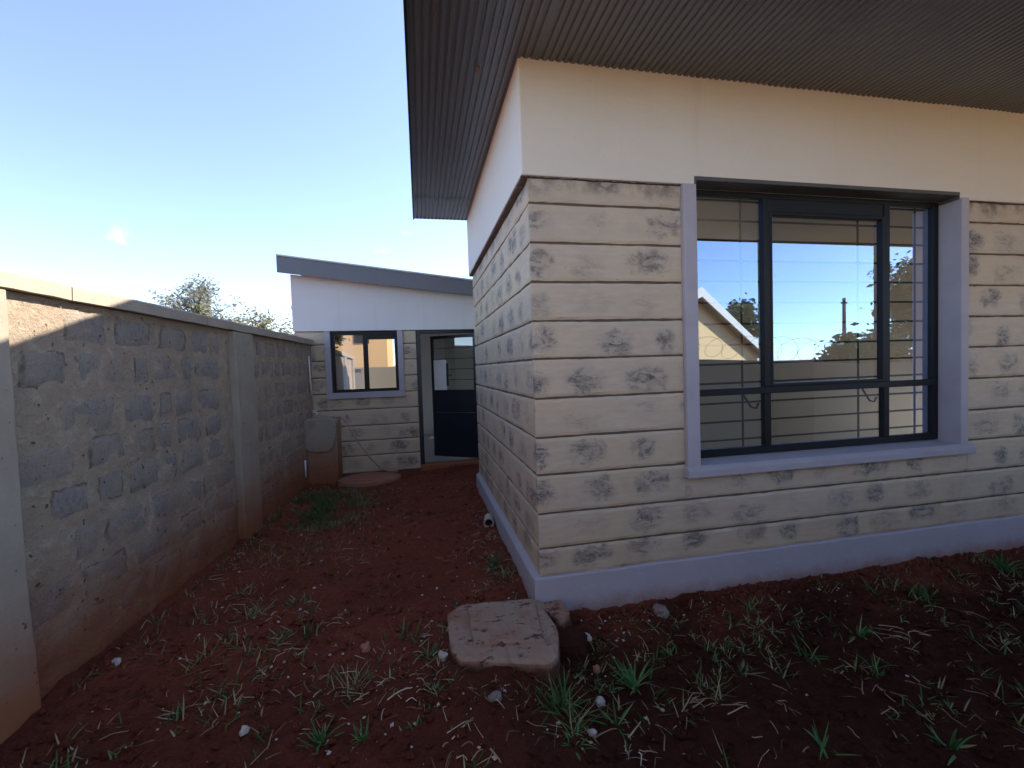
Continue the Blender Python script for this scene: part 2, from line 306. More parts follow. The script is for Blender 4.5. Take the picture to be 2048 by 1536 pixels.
# ------------------------------------------------------------------ object helpers
class MB:
    def __init__(s): s.v = []; s.f = []; s.uv = []; s.mi = []
    def add(s, verts, faces, uvs=None, mi=0):
        o = len(s.v); s.v += [tuple(p) for p in verts]
        for f in faces:
            s.f.append([o+i for i in f]); s.mi.append(mi)
            s.uv.append([uvs[i] for i in f] if uvs else [(0, 0)]*len(f))
        return s
    def box(s, x0, x1, y0, y1, z0, z1, mi=0):
        v = [(x, y, z) for z in (z0, z1) for y in (y0, y1) for x in (x0, x1)]
        return s.add(v, [(0, 2, 3, 1), (4, 5, 7, 6), (0, 1, 5, 4), (2, 6, 7, 3), (0, 4, 6, 2), (1, 3, 7, 5)], mi=mi)
    def prism(s, poly, lo, hi, axis=1, mi=0):
        n = len(poly)
        def P(p, t): return (p[0], t, p[1]) if axis == 1 else ((t, p[0], p[1]) if axis == 0 else (p[0], p[1], t))
        v = [P(p, lo) for p in poly] + [P(p, hi) for p in poly]
        return s.add(v, [list(range(n))[::-1], list(range(n, 2*n))] + [(i, (i+1) % n, n+(i+1) % n, n+i) for i in range(n)], mi=mi)
    def tube(s, pts, r, n=8, mi=0, cap=True):
        pts = [Vector(p) for p in pts]; rings = []; prev = None
        rr = r if isinstance(r, (list, tuple)) else [r]*len(pts)
        for i, p in enumerate(pts):
            d = (pts[min(i+1, len(pts)-1)] - pts[max(i-1, 0)]).normalized()
            a = d.orthogonal().normalized() if prev is None else (prev - d*prev.dot(d)).normalized()
            prev = a; b = d.cross(a)
            rings.append([p + (a*math.cos(2*math.pi*k/n) + b*math.sin(2*math.pi*k/n))*rr[i] for k in range(n)])
        v = [q for ring in rings for q in ring]
        f = [(i*n+k, i*n+(k+1) % n, (i+1)*n+(k+1) % n, (i+1)*n+k) for i in range(len(pts)-1) for k in range(n)]
        if cap: f += [list(range(n))[::-1], list(range((len(pts)-1)*n, len(pts)*n))]
        return s.add(v, f, mi=mi)
    def build(s, name, mats, parent=None, smooth=False, loc=None):
        me = bpy.data.meshes.new(name); me.from_pydata(s.v, [], s.f)
        if not isinstance(mats, (list, tuple)): mats = [mats]
        for m in mats: me.materials.append(m)
        ul = me.uv_layers.new(name='UVMap')
        ul.data.foreach_set('uv', [c for f in s.uv for p in f for c in p])
        me.polygons.foreach_set('material_index', s.mi)
        if smooth: me.polygons.foreach_set('use_smooth', [True]*len(s.f))
        me.validate(); me.update()
        o = bpy.data.objects.new(name, me); col.objects.link(o)
        if loc: o.location = loc
        if parent: o.parent = parent
        return o
def bevel(o, w, seg=1):
    md = o.modifiers.new('bevel', 'BEVEL'); md.width = w; md.segments = seg; md.limit_method = 'ANGLE'; md.angle_limit = R(40); return o
def tag(o, label=None, cat=None, group=None, kind=None):
    if label: o['label'] = label
    if cat: o['category'] = cat
    if group: o['group'] = group
    if kind: o['kind'] = kind
    return o
def thing(name, label, cat, loc=(0, 0, 0), rz=0, group=None):
    o = bpy.data.objects.new(name, None); col.objects.link(o); o.empty_display_size = 0.2
    o.location = loc; o.rotation_euler = (0, 0, rz); return tag(o, label, cat, group)
def fbm(x, y, z=0.0, o=4):
    return noise.fractal(Vector((x, y, z)), 1.0, 2.0, o)
def box(name, m, parent, *a): return MB().box(*a).build(name, m, parent)
def sm(a, b, x):
    t = max(0, min(1, (x-a)/(b-a))) if a != b else 0; return t*t*(3-2*t)

def course(name, parent, axis, a0, a1, z0, z1, face=0.0, sgn=1, depth=0.028, step=0.045):
    """one course of dressed stone: a strip with slightly wavy, rounded edges standing proud of the joint"""
    n = max(2, int((a1-a0)/step)); rows = [(0, depth), (0.004, 0.004), (0.022, 0.0), (0.5, 0.0), (-0.022, 0.0), (-0.004, 0.004), (-0.0, depth)]
    sd = random.random()*60; v = []; uv = []; h = z1-z0
    for i in range(n+1):
        a = a0 + (a1-a0)*i/n
        wb = 0.003*fbm(a*3, sd, 1)+0.003*fbm(a*17, sd, 4, 2); wt = 0.003*fbm(a*3, sd, 9)+0.003*fbm(a*17, sd, 12, 2)
        for k, (dz, dp) in enumerate(rows):
            if k < 3: z = z0 + dz + wb
            elif k == 3: z = (z0+z1)/2
            else: z = z1 + dz + wt
            pr = (0.004*fbm(a*4, z*5, sd) if 0 < k < 6 else 0)
            if k in (1, 5): pr += 0.009*max(0, fbm(a*9, z*9, sd+3))
            f = face + sgn*(dp + pr)
            v.append((a, f, z) if axis == 0 else (f, a, z)); uv.append((a + sd, z - z0))
    m = len(rows); fc = []
    for i in range(n):
        for k in range(m-1):
            q = (i*m+k, (i+1)*m+k, (i+1)*m+k+1, i*m+k+1)
            fc.append(q if (axis == 0) == (sgn > 0) else q[::-1])
    e0 = [k for k in range(m)]; e1 = [n*m+k for k in range(m)]
    fc += [e0, e1[::-1]]
    o = MB().add(v, fc, uv).build(name, M['stone'], parent, smooth=False)
    return o

# ------------------------------------------------------------------ ground
def gz(x, y):
    z = -0.078*sm(0.15, -0.35, y)*sm(-0.4, 0.3, x)
    z += 0.035*sm(-0.55, -0.1, x)*sm(0.0, 0.5, y)*sm(0.5, 0.0, x)
    z += 0.03*sm(-2.0, -2.5, x)
    dx = max(-0.61-x, 0, x-0.02); dy = max(-0.58-y, 0, y-0.06); z += 0.045*sm(0.13, 0.0, math.hypot(dx, dy))*(0.6+0.4*math.sin(x*23+y*17)) if x < 0.25 else 0
    z -= 0.02*sm(1.0, 2.5, y)*sm(-1.2, -2.2, x)
    return z
def gh(x, y):
    return gz(x, y) + 0.026*fbm(x*1.7, y*1.7, 0.3, 3) + 0.014*fbm(x*6, y*6, 4.1, 4)
def axis_pts(lo, hi, step, far):
    n = int((hi-lo)/step); p = [lo+(hi-lo)*i/n for i in range(n+1)]
    g = step; a = lo; b = hi; L = []; H = []
    while a > -far: g *= 1.6; a -= g; L.append(a)
    g = step
    while b < far: g *= 1.6; b += g; H.append(b)
    return L[::-1] + p + H
gxs = axis_pts(-2.9, 5.0, 0.026, 400); gys = axis_pts(-1.9, 4.9, 0.026, 400)
gv = []
for yy in gys:
    for xx in gxs:
        inn = -3.2 < xx < 5.3 and -2.3 < yy < 5.2
        z = (gh(xx, yy) + 0.018*fbm(xx*21, yy*21, 7.7, 3)) if inn else gz(xx, yy)
        gv.append((xx, yy, z))
W_ = len(gxs)
gf = [(j*W_+i, j*W_+i+1, (j+1)*W_+i+1, (j+1)*W_+i) for j in range(len(gys)-1) for i in range(W_-1)]
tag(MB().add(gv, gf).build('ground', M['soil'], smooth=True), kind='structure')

tag(MB().box(-2.5, 12, -3.79, -2.3, -0.2, 0.03).build('bounce_slab', M['bounce_slab'], None), kind='structure')  # unseen slab, added to bounce warm sunlight onto the front wall

# ------------------------------------------------------------------ main house
ZJ = [0.215, 0.400, 0.630, 0.885, 1.130, 1.385, 1.640, 1.885, 2.135, 2.385, 2.635, 2.795]
ZR = 3.525; YE = 3.05; XE = 9.0; G = 0.004
WX0, WX1, WZ0, WZ1 = 1.167, 3.485, 0.865, 2.855
house = thing('house', 'nearer house corner of bare stone courses, cream band and wide three-light window', 'house', (0, 0, 0))
# wall cores behind the stone courses
core = MB()
core.box(0.011, WX0-0.004, 0.011, 0.25, -0.3, 2.80); core.box(WX1+0.004, XE, 0.011, 0.25, -0.3, 2.80)
core.box(WX0-0.004, WX1+0.004, 0.011, 0.25, -0.3, WZ0-0.02)
core.box(0.011, 0.25, 0.25, YE-0.02, -0.3, 2.80)
core.build('wall_core', M['joint'], house)
# stone courses, front and side
for i in range(len(ZJ)-1):
    a, b = ZJ[i] + (G if i else 0.001), ZJ[i+1] - G
    if b < 0.80: course('stone_course', house, 0, 0.0, XE, a, b, 0.0)
    elif a < 0.80:
        course('stone_course', house, 0, 0.0, 1.066, a, b, 0.0); course('stone_course', house, 0, 1.066, 3.60, a, 0.80, 0.0); course('stone_course', house, 0, 3.60, XE, a, b, 0.0)
    else:
        course('stone_course', house, 0, 0.0, 1.066, a, b, 0.0); course('stone_course', house, 0, 3.60, XE, a, b, 0.0)
    course('stone_course', house, 1, 0.0285, YE, a, b, 0.0, 1)
# plaster band above
pb = MB(); BF, BS = -0.014, -0.045
pb.prism([(BS+0.004, 2.80), (WX0, 2.80), (WX0, WZ1), (WX1, WZ1), (WX1, 2.80), (XE, 2.80), (XE, 3.545), (BS+0.004, 3.545)], BF, 0.25, axis=1)
pbo = bevel(pb.build('plaster_band', M['paint'], house), 0.006, 2)
bevel(MB().box(BS-0.002, 0.20, BF+0.004, YE, 2.801, 3.545).build('plaster_band', M['sideband'], house), 0.004, 2)
ru = random.Random(3)
ue = MB()
for k in range(60):
    a = BS + (WX0-0.1-BS)*k/60; ue.box(a, a+(WX0-0.1-BS)/60+0.004, BF+0.004+ru.random()*0.006, 0.02, 2.7965-ru.random()*0.006, 2.7995)
for k in range(90): 
    a = 0.02 + (YE-0.02)*k/90; ue.box(BS+0.003+ru.random()*0.004, 0.02, a, a+(YE-0.02)/90+0.004, 2.7955-ru.random()*0.008, 2.7992)
for k in range(60):
    a = 3.6 + 4.0*k/60; ue.box(a, a+4.0/60+0.003, BF+0.004+ru.random()*0.006, 0.02, 2.7965-ru.random()*0.006, 2.7995)
tag(ue.build('band_lower_edge', M['step'], house), kind='stuff')
# plinth with a sloping top edge
pl = MB()
pl.prism([(-0.042, -0.35), (0.02, -0.35), (0.02, 0.232), (-0.006, 0.226), (-0.042, 0.198)], 0.02, YE, axis=1)
bevel(pl.build('plinth', M['plinth'], house), 0.008, 2)
pv = []; pn = 200
for i in range(pn+1):
    px = -0.042 + (7.0+0.042)*i/pn
    for (dy, dz) in ((-0.024, -0.35), (-0.026, -0.05), (-0.022, 0.10), (-0.018, 0.208), (-0.012, 0.217), (0.02, 0.219)):
        pv.append((px, dy + 0.004*fbm(px*2.2, dz*4, 3, 4) if dy < 0 else dy, dz + (0.005*fbm(px*3.1, 1.0, 6, 4) if dz > 0.15 else 0)))
MB().add(pv, [(i*6+k, (i+1)*6+k, (i+1)*6+k+1, i*6+k+1) for i in range(pn) for k in range(5)] + [[k for k in range(6)]]).build('plinth', M['plinth'], house)
# window surround and sill
sf = -0.034
for q0, q1 in ((1.068, WX0), (WX1, 3.562)): suo = bevel(box('window_jamb', M['lilac'], house, q0, q1, sf, 0.20, 0.83, 2.797 if q0 < 2 else 2.81), 0.006, 2)
sil = MB().prism([(-0.062, 0.792), (0.22, 0.792), (0.22, 0.885), (-0.03, 0.868), (-0.062, 0.845)], 1.055, 3.605, axis=0).build('window_sill', M['lilac'], house); bevel(sil, 0.006, 2)
bevel(MB().prism([(WX0+0.002, 2.799), (WX0+0.010, 2.799), (WX0+0.010, WZ1-0.028), (WX1-0.010, WZ1-0.028), (WX1-0.010, 2.799), (WX1-0.002, 2.799), (WX1-0.002, WZ1-0.001), (WX0+0.002, WZ1-0.001)], -0.022, 0.124, axis=1).build('lintel_lining', M['lining'], house), 0.003)
# steel window
YF0, YF1 = 0.125, 0.165
ZB, ZT = 0.886, WZ1-0.03; TR = 1.362; MX1, MX2 = 1.845, 2.948; FXL, FXR = 1.170, WX1-0.003
win = MB()
win.box(FXL, FXL+0.05, YF0, YF1, ZB, ZT); win.box(FXR-0.055, FXR, YF0, YF1, ZB, ZT)
win.box(FXL+0.05, FXR-0.055, YF0, YF1, ZB, ZB+0.055); win.box(FXL+0.05, FXR-0.055, YF0, YF1, ZT-0.04, ZT)
wino = bevel(win.build('window', M['steel'], house), 0.003)
def sub(name, parent, m, *a): return bevel(box(name, m, parent, *a), 0.003)
sub('transom', wino, M['steel'], FXL+0.05, FXR-0.055, YF0-0.022, YF1, TR-0.025, TR+0.025)
for mx in (MX1, MX2):
    sub('mullion', wino, M['steel'], mx-0.027, mx+0.027, YF0-0.012, YF1, TR+0.025, ZT-0.04)
    sub('mullion', wino, M['steel'], mx-0.027, mx+0.027, YF0-0.006, YF1, ZB+0.055, TR-0.025)
sub('vent_hood', wino, M['steel'], MX1+0.027, MX2-0.027, YF0-0.004, YF1, ZT-0.135, ZT-0.04)
sa = MB(); s0, s1, t0, t1 = MX1+0.027, MX2-0.027, TR+0.025, ZT-0.138
sa.box(s0, s0+0.018, YF0-0.016, YF1-0.004, t0, t1); sa.box(s1-0.022, s1, YF0-0.016, YF1-0.004, t0, t1)
sa.box(s0+0.018, s1-0.022, YF0-0.016, YF1-0.004, t0, t0+0.022); sa.box(s0+0.018, s1-0.022, YF0-0.016, YF1-0.004, t1-0.024, t1)
bevel(sa.build('opening_sash', M['steel'], wino), 0.003)
bx = [(FXL+0.05, MX1-0.027), (MX1+0.027, MX2-0.027), (MX2+0.027, FXR-0.055)]
for k, (p0, p1) in enumerate(bx):
    zt = t1 if k == 1 else ZT-0.04
    tl = (random.random()-0.5)*0.0012
    for za, zb in ((ZB+0.055, TR-0.025), (TR+0.025, zt)):
        v = [(p0, 0.147+tl, za), (p1, 0.147-tl*0.4, za), (p1, 0.147-tl*0.4, zb), (p0, 0.147+tl, zb)]
        MB().add(v, [(0, 1, 2, 3)]).build('pane', M['glass'], wino)
for mx in (MX1, MX2):     # casement stays
    MB().tube([(mx-0.16, YF1+0.02, TR-0.035), (mx-0.10, YF1+0.012, TR-0.13), (mx-0.06, YF1+0.006, TR-0.14), (mx-0.045, YF1, TR-0.10)], 0.008, 6).build('stay', M['bar'], wino)
# burglar bars
gr = MB().box(FXL+0.02, FXL+0.03, 0.215, 0.225, ZB, ZT).build('burglar_grille', M['bar'], house)
zs = [0.985, 1.125, 1.268, 1.42, 1.565, 1.71, 1.87, 2.03, 2.19, 2.345, 2.50, 2.645, 2.79]
for z in zs: MB().tube([(FXL+0.02, 0.22, z), (FXR-0.02, 0.22, z+0.004)], 0.008, 6).build('bar', M['bar'], gr)
for x in (1.715, 2.80, 3.38): MB().tube([(x, 0.232, ZB), (x, 0.232, ZT)], 0.008, 6).build('bar', M['bar'], gr)
# room behind the window, with unseen openings added to let light in
rm = MB()
rm.box(0.25, 7.7, 2.85, 2.95, 0.1, 3.2); rm.box(XE-0.1, XE, 0.25, 0.5, 0.1, 3.2); rm.box(7.7, XE, 2.85, 2.95, 0.1, 0.9); rm.box(0.25, XE, 0.25, 2.85, 0.05, 0.12); rm.box(0.25, XE, 0.25, 2.85, 3.0, 3.1); rm.box(0.25, 0.262, 0.25, 2.85, 0.12, 3.0)
rm.box(2.25, 2.62, 2.55, 2.85, 0.12, 3.0)
rm.build('interior_wall', M['inside'], house)
# corrugated soffit sheets, a part each
RP = 0.047
def soffit(x0, x1, y0, y1, jog):
    xs = []; x = x0
    while x < x1 - 1e-6:
        for dx, dz in ((0, 0), (0.022, 0), (0.028, 0.011), (0.040, 0.011)):
            if x+dx <= x1+1e-6: xs.append((x+dx, dz))
        x += RP
    xs.append((x1, 0))
    v = []; 
    ny = max(2, int((y1-y0)/0.5))
    for j in range(ny+1):
        for (px, pz) in xs:
            yy = y0+(y1-y0)*j/ny
            v.append((px, yy, ZR + pz - 0.011 + 0.005*fbm(px*1.5, yy*0.8, 3) - jog))
    n = len(xs)
    return MB().add(v, [(j*n+i, j*n+i+1, (j+1)*n+i+1, (j+1)*n+i)[::-1] for j in range(ny) for i in range(n-1)]).build('soffit_sheet', M['soffit'], house)
x = -0.712; k = 0
while x < XE:
    wd = RP*18
    if x < 0.02:
        soffit(x, min(x+wd, 0.02+RP), -1.05, 2.35, 0.0); soffit(x, min(x+wd, 0.02+RP), 2.33, YE-0.01, 0.0028)
        x = min(x+wd, 0.02+RP)
    else:
        soffit(x, min(x+wd, XE), -1.05 if x < 2.0 else -3.3, 0.03, 0.0015*(k % 2)); x += wd
    k += 1
# roof slab above the soffit, drip trim, pitched roof
rf = MB()
rf.box(-0.72, 2.1, -1.05, YE, 3.548, 3.58); rf.box(2.1, 15.0, -3.3, 0.3, 3.548, 3.58); rf.box(2.1, XE, 0.3, YE, 3.548, 3.58)  # extra length past the house end added to keep sun off the rear wall
rfo = rf.build('roof', M['roof'], house)
rp = MB(); hy = lambda y: 3.59 + 0.324*y
rp.prism([(0.0, 3.585), (YE, 3.585), (YE, hy(YE)), (0.0, hy(0.0))], -0.722, 15.0, axis=0)
rp.build('pitched_roof', M['roof'], rfo)
tr = MB()
tr.box(-0.728, -0.7125, -1.056, YE+0.002, 3.498, 3.585); tr.box(-0.7125, 0.26, YE-0.008, YE+0.004, 3.512, 3.585)
tr.box(-0.7125, 2.1, -1.058, -1.048, 3.498, 3.585); tr.box(2.1, XE, -3.308, -3.298, 3.498, 3.70)
tr.build('drip_trim', M['steel'], house)
MB().tube([(-0.28, 0.12, 3.512), (-0.28, 0.12, 3.49), (-0.275, 0.125, 3.485)], [0.016, 0.012, 0.004], 8).build('ceiling_fixing', M['greystone'], house)
# made-up block behind the house, unseen, added to shade the yard
rw = MB(); rw.box(0.53, 6.6, YE+0.002, 6.0, 0, 5.75); rw.build('shade_block', M['paint'], house)

# ------------------------------------------------------------------ outbuilding at the end of the passage
YB = 4.5
ob = thing('outbuilding', 'low stone outbuilding with grey sloping fascia at the far end of the passage', 'outbuilding', (0, YB, 0))
ZO = [0.02, 0.291, 0.527, 0.763, 1.018, 1.273, 1.527, 1.781, 2.030, 2.235]
OL, ORR = -2.55, 0.50; DX0, DX1, DZ0, DZ1 = -0.725, 0.24, 0.085, 2.235
SX0, SX1, SZ0, SZ1 = -2.125, -0.958, 1.195, 2.235
oc = MB(); oc.box(OL+0.02, SX0+0.02, 0.012, 0.2, -0.2, 2.235); oc.box(SX1-0.02, DX0-0.03, 0.026, 0.2, -0.2, 2.235)
oc.box(SX0+0.02, SX1-0.02, 0.026, 0.2, -0.2, SZ0+0.04); oc.box(DX1+0.02, ORR, 0.026, 0.2, -0.2, 2.235)
oc.build('wall_core', M['joint'], ob)
for i in range(len(ZO)-1):
    a, b = ZO[i]+G, ZO[i+1]-G
    if b < SZ0: course('stone_course', ob, 0, OL, DX0-0.035, a, b)
    elif a < SZ0:
        course('stone_course', ob, 0, OL, SX0, a, b); course('stone_course', ob, 0, SX0, SX1, a, SZ0); course('stone_course', ob, 0, SX1, DX0-0.035, a, b)
    else:
        course('stone_course', ob, 0, OL, SX0, a, b); course('stone_course', ob, 0, SX1, DX0-0.035, a, b)
    course('stone_course', ob, 0, DX1+0.035, ORR, a, b)
zl, zr = 3.095, 2.745      # underside of the sloping roof at OL and at ORR
bevel(MB().prism([(OL-0.012, 2.238), (ORR, 2.238), (ORR, zr), (OL-0.012, zl)], -0.012, 0.2, axis=1).build('plaster_band', M['white'], ob), 0.006, 2)
MB().prism([(OL-0.13, zl+0.02-0.035), (ORR+0.1, zr-0.05), (ORR+0.1, zr+0.175), (OL-0.13, zl+0.215)], -0.235, -0.205, axis=1).build('fascia', M['fascia'], ob)
MB().prism([(OL-0.13, zl+0.22), (ORR+0.1, zr+0.18), (ORR+0.1, zr+0.2), (OL-0.13, zl+0.24)], -0.25, 3.2, axis=1).build('roof', M['galv'], ob)
MB().prism([(OL-0.128, zl+0.05), (ORR+0.1, zr+0.005), (ORR+0.1, zr+0.02), (OL-0.128, zl+0.065)], -0.204, -0.013, axis=1).build('soffit', M['white'], ob)
box('side_wall', M['render'], ob, OL, OL+0.2, 0.2, 3.0, 0, 2.95)
# window of the outbuilding
os_ = MB(); os_.box(SX0, SX0+0.085, -0.03, 0.16, SZ0+0.095, SZ1-0.002); os_.box(SX1-0.085, SX1, -0.03, 0.16, SZ0+0.095, SZ1-0.002); os_.box(SX0, SX1, -0.04, 0.16, SZ0, SZ0+0.093)
bevel(os_.build('window_surround', M['lilac'], ob), 0.005, 2)
wx0, wx1, wz0, wz1 = SX0+0.087, SX1-0.087, SZ0+0.096, SZ1-0.004; wm = (wx0+wx1)/2 + 0.01
ow = MB(); ow.box(wx0, wx0+0.055, 0.03, 0.07, wz0, wz1); ow.box(wx1-0.045, wx1, 0.03, 0.07, wz0, wz1)
ow.box(wx0+0.055, wx1-0.045, 0.03, 0.07, wz0, wz0+0.045); ow.box(wx0+0.055, wx1-0.045, 0.03, 0.07, wz1-0.055, wz1)
owo = bevel(ow.build('window', M['steel'], ob), 0.003)
sub('mullion', owo, M['steel'], wm-0.035, wm+0.035, 0.02, 0.07, wz0+0.045, wz1-0.055)
s2 = MB(); s2.box(wm+0.035, wx1-0.045, 0.018, 0.06, wz1-0.125, wz1-0.055); bevel(s2.build('opening_sash', M['steel'], owo), 0.003)
for p0, p1, zt in ((wx0+0.055, wm-0.035, wz1-0.055), (wm+0.035, wx1-0.045, wz1-0.125)):
    MB().add([(p0, 0.05, wz0+0.045), (p1, 0.051, wz0+0.045), (p1, 0.051, zt), (p0, 0.05, zt)], [(0, 1, 2, 3)]).build('pane', M['glass2'], owo)
# door frame, leaf standing ajar, threshold
df = MB(); df.box(DX0-0.03, DX0+0.035, 0.02, 0.12, DZ0, DZ1); df.box(DX1-0.035, DX1+0.03, 0.02, 0.12, DZ0, DZ1); df.box(DX0+0.035, DX1-0.035, 0.02, 0.12, DZ1-0.05, DZ1)
bevel(df.build('door_frame', M['navy'], ob), 0.003)
bevel(MB().box(DX0-0.03, ORR, -0.07, 0.19, -0.15, DZ0).build('threshold', M['pillar'], ob), 0.008, 2)
dl = bpy.data.objects.new('door', None); col.objects.link(dl); dl.parent = ob
dl.location = (DX1-0.04, 0.10, 0); dl.rotation_euler = (0, 0, R(-33))
LW = 0.86; LZ0, LZ1 = DZ0+0.02, DZ1-0.06; PZ = 1.20
fr = MB(); fr.box(-LW, -LW+0.05, 0, 0.035, LZ0, LZ1); fr.box(-0.05, 0, 0, 0.035, LZ0, LZ1); fr.box(-LW+0.05, -0.05, 0, 0.035, LZ1-0.05, LZ1); fr.box(-LW+0.05, -0.05, 0, 0.035, PZ, PZ+0.05)
bevel(fr.build('leaf_frame', M['navy'], dl), 0.003)
bevel(box('lower_panel', M['navy'], dl, -LW+0.05, -0.05, 0.008, 0.027, LZ0, 0.862), 0.003); bevel(box('upper_panel', M['navy'], dl, -LW+0.05, -0.05, 0.008, 0.027, 0.8645, PZ), 0.003)
MB().add([(-LW+0.05, 0.018, PZ+0.05), (-0.05, 0.018, PZ+0.05), (-0.05, 0.018, LZ1-0.05), (-LW+0.05, 0.018, LZ1-0.05)], [(0, 1, 2, 3)]).build('pane', M['glass3'], dl)
for z in (1.42, 1.60, 1.78, 1.96): MB().tube([(-LW+0.05, 0.05, z), (-0.05, 0.05, z)], 0.005, 6).build('bar', M['bar'], dl)
MB().box(-LW+0.055, -LW+0.30, -0.004, 0.004, PZ+0.05, PZ+0.56).build('paper_sheet', M['whitepvc'], dl)
MB().box(-LW+0.30, -LW+0.335, -0.012, 0.0, PZ+0.12, PZ+0.5).tube([(-LW+0.318, -0.004, PZ+0.30), (-LW+0.318, -0.05, PZ+0.30), (-LW+0.42, -0.05, PZ+0.30)], 0.008, 6).build('handle', M['bar'], dl)
# room behind the door, lit through an unseen opening added at its right
ri = MB(); ri.box(DX0-1.9, 1.3, 3.55, 3.65, 0, 2.75); ri.box(1.3, 2.6, 3.55, 3.65, 0, 0.9); ri.box(1.3, 2.6, 3.55, 3.65, 2.3, 2.75); ri.box(DX0-1.9, 2.6, 0.2, 3.55, 0.0, DZ0-0.004); ri.box(DX0-1.9, 2.6, 0.2, 3.55, 2.60, 2.66); ri.box(2.6, 2.7, 0.2, 3.65, 0, 2.66)
ri.box(DX0-0.12, DX0-0.03, 0.2, 1.5, 0, 2.6)
ri.build('interior_wall', [M['insidew']], ob)
box('floor', M['tile'], ob, DX0-1.8, 2.5, 0.205, 3.5, DZ0-0.003, DZ0+0.003)
bevel(box('light_switch', M['whitepvc'], ob, -0.60, -0.52, 3.538, 3.55, 1.52, 1.60), 0.003)

# ------------------------------------------------------------------ boundary wall on the left (local x = out of the wall, local y = along it)
bw = thing('boundary_wall', 'rough grey quarry stone boundary wall with smeared mortar and a pale coping', 'wall', (-2.6, 0, 0), -math.atan(0.06))
Y0, Y1 = -3.9, 4.60
ny, nz = int((Y1-Y0)/0.045), 46; v = []
for i in range(ny+1):
    for k in range(nz+1):
        yy = Y0+(Y1-Y0)*i/ny; zz = -0.2 + 2.23*k/nz
        v.append((0.008*fbm(yy*5, zz*5, 2, 5) + 0.006*fbm(yy*16, zz*16, 5, 2), yy, zz))
f = [(i*(nz+1)+k, (i+1)*(nz+1)+k, (i+1)*(nz+1)+k+1, i*(nz+1)+k+1) for i in range(ny) for k in range(nz)]
mbw = MB().add(v, f); mbw.box(-0.2, -0.03, Y0, Y1, -0.2, 2.028)
mbw.build('mortar_bed', M['mortar'], bw, smooth=True)
# stones: a few shared meshes, scaled to each stone
protos = []
for q in range(10):
    sd = q*7.3; v = []; uv = []; n1, n2 = 7, 5
    rag = [(0.05*fbm(a*2.1, sd, 1), 0.07*fbm(a*2.1, sd, 5)) for a in range(12)]
    for i in range(n1+1):
        for k in range(n2+1):
            a, b = i/n1, k/n2
            ed = min(a, 1-a, b, 1-b); pz = -0.008 if ed == 0 else (0.004 + 0.007*fbm(a*2.5, b*2.5, sd, 3))
            aa = a + (0.055*fbm(b*3, sd, 2) if 0 < 1 else 0); bb = b + 0.07*fbm(a*3, sd, 8)
            v.append((pz, aa-0.5, bb-0.5)); uv.append((a, b))
    f = [(i*(n2+1)+k, (i+1)*(n2+1)+k, (i+1)*(n2+1)+k+1, i*(n2+1)+k+1) for i in range(n1) for k in range(n2)]
    o = MB().add(v, f, uv).build('stone', M['block'], bw, smooth=True); protos.append(o)
rs = random.Random(11); used = 0
for r_ in range(8):
    zc = 1.895 - 0.2385*r_ + (0.012*math.sin(r_*2.1)); y = -1.9 - rs.random()*0.3
    while y < 4.5:
        L = rs.choice((0.17, 0.24, 0.28, 0.33, 0.38, 0.40)) * (0.9+0.2*rs.random()); h = 0.21 + 0.015*rs.random()
        c = y + L/2; y += L + 0.018 + 0.025*rs.random()
        if -0.74 < c + L*0.4 and c - L*0.4 < -0.26: continue
        if 1.90 < c + L*0.4 and c - L*0.4 < 2.37: continue
        if c - L/2 > 4.45: continue
        p = protos[used % 10]
        o = p if used < 10 else p.copy()
        if used >= 10: col.objects.link(o); o.parent = bw
        o.location = (0.0, c, zc + 0.012*(rs.random()-0.5)); o.scale = (1, L, h); o.rotation_euler = (R(rs.uniform(-2, 2)), 0, 0)
        used += 1
for c, w in ((-3.1, 0.42), (-0.50, 0.42), (2.135, 0.41)):
    v = []; prof = [(-0.02, -w/2), (0.052, -w/2), (0.060, -w/2+0.012), (0.060, w/2-0.012), (0.052, w/2), (-0.02, w/2)]
    nn = 40
    for k in range(nn+1):
        z = -0.25 + 2.27*k/nn; t = 1 + (0.16*sm(0.8, -0.2, z) if c < 0 else 0)
        for (px, py) in prof: v.append((px + 0.004*fbm(c*3, z*4, px*9), c + py*t + 0.006*fbm(c, z*3, py*4), z))
    n = len(prof)
    f = [(k*n+i, k*n+i+1, (k+1)*n+i+1, (k+1)*n+i) for k in range(nn) for i in range(n-1)]
    MB().add(v, f + [[nn*n+i for i in range(n)]]).build('pillar', M['pillar'], bw)
y = Y0; rs = random.Random(5)
while y < 4.58:
    L = min(1.15+0.25*rs.random(), 4.58-y)
    v = []; uvn = 12; prof = [(-0.24, 2.03), (0.045, 2.035), (0.048, 2.105), (0.038, 2.115), (-0.08, 2.145), (-0.24, 2.11)]
    for k in range(uvn+1):
        yy = y+0.004+(L-0.008)*k/uvn
        for (px, pz) in prof: v.append((px+0.005*fbm(yy*6, px*3, 1), yy, pz+0.006*fbm(yy*5, px*5, 7)))
    n = len(prof)
    f = [(k*n+i, k*n+(i+1) % n, (k+1)*n+(i+1) % n, (k+1)*n+i) for k in range(uvn) for i in range(n)] + [list(range(n))[::-1], [uvn*n+i for i in range(n)]]
    MB().add(v, f).build('coping_slab', M['coping'], bw); y += L
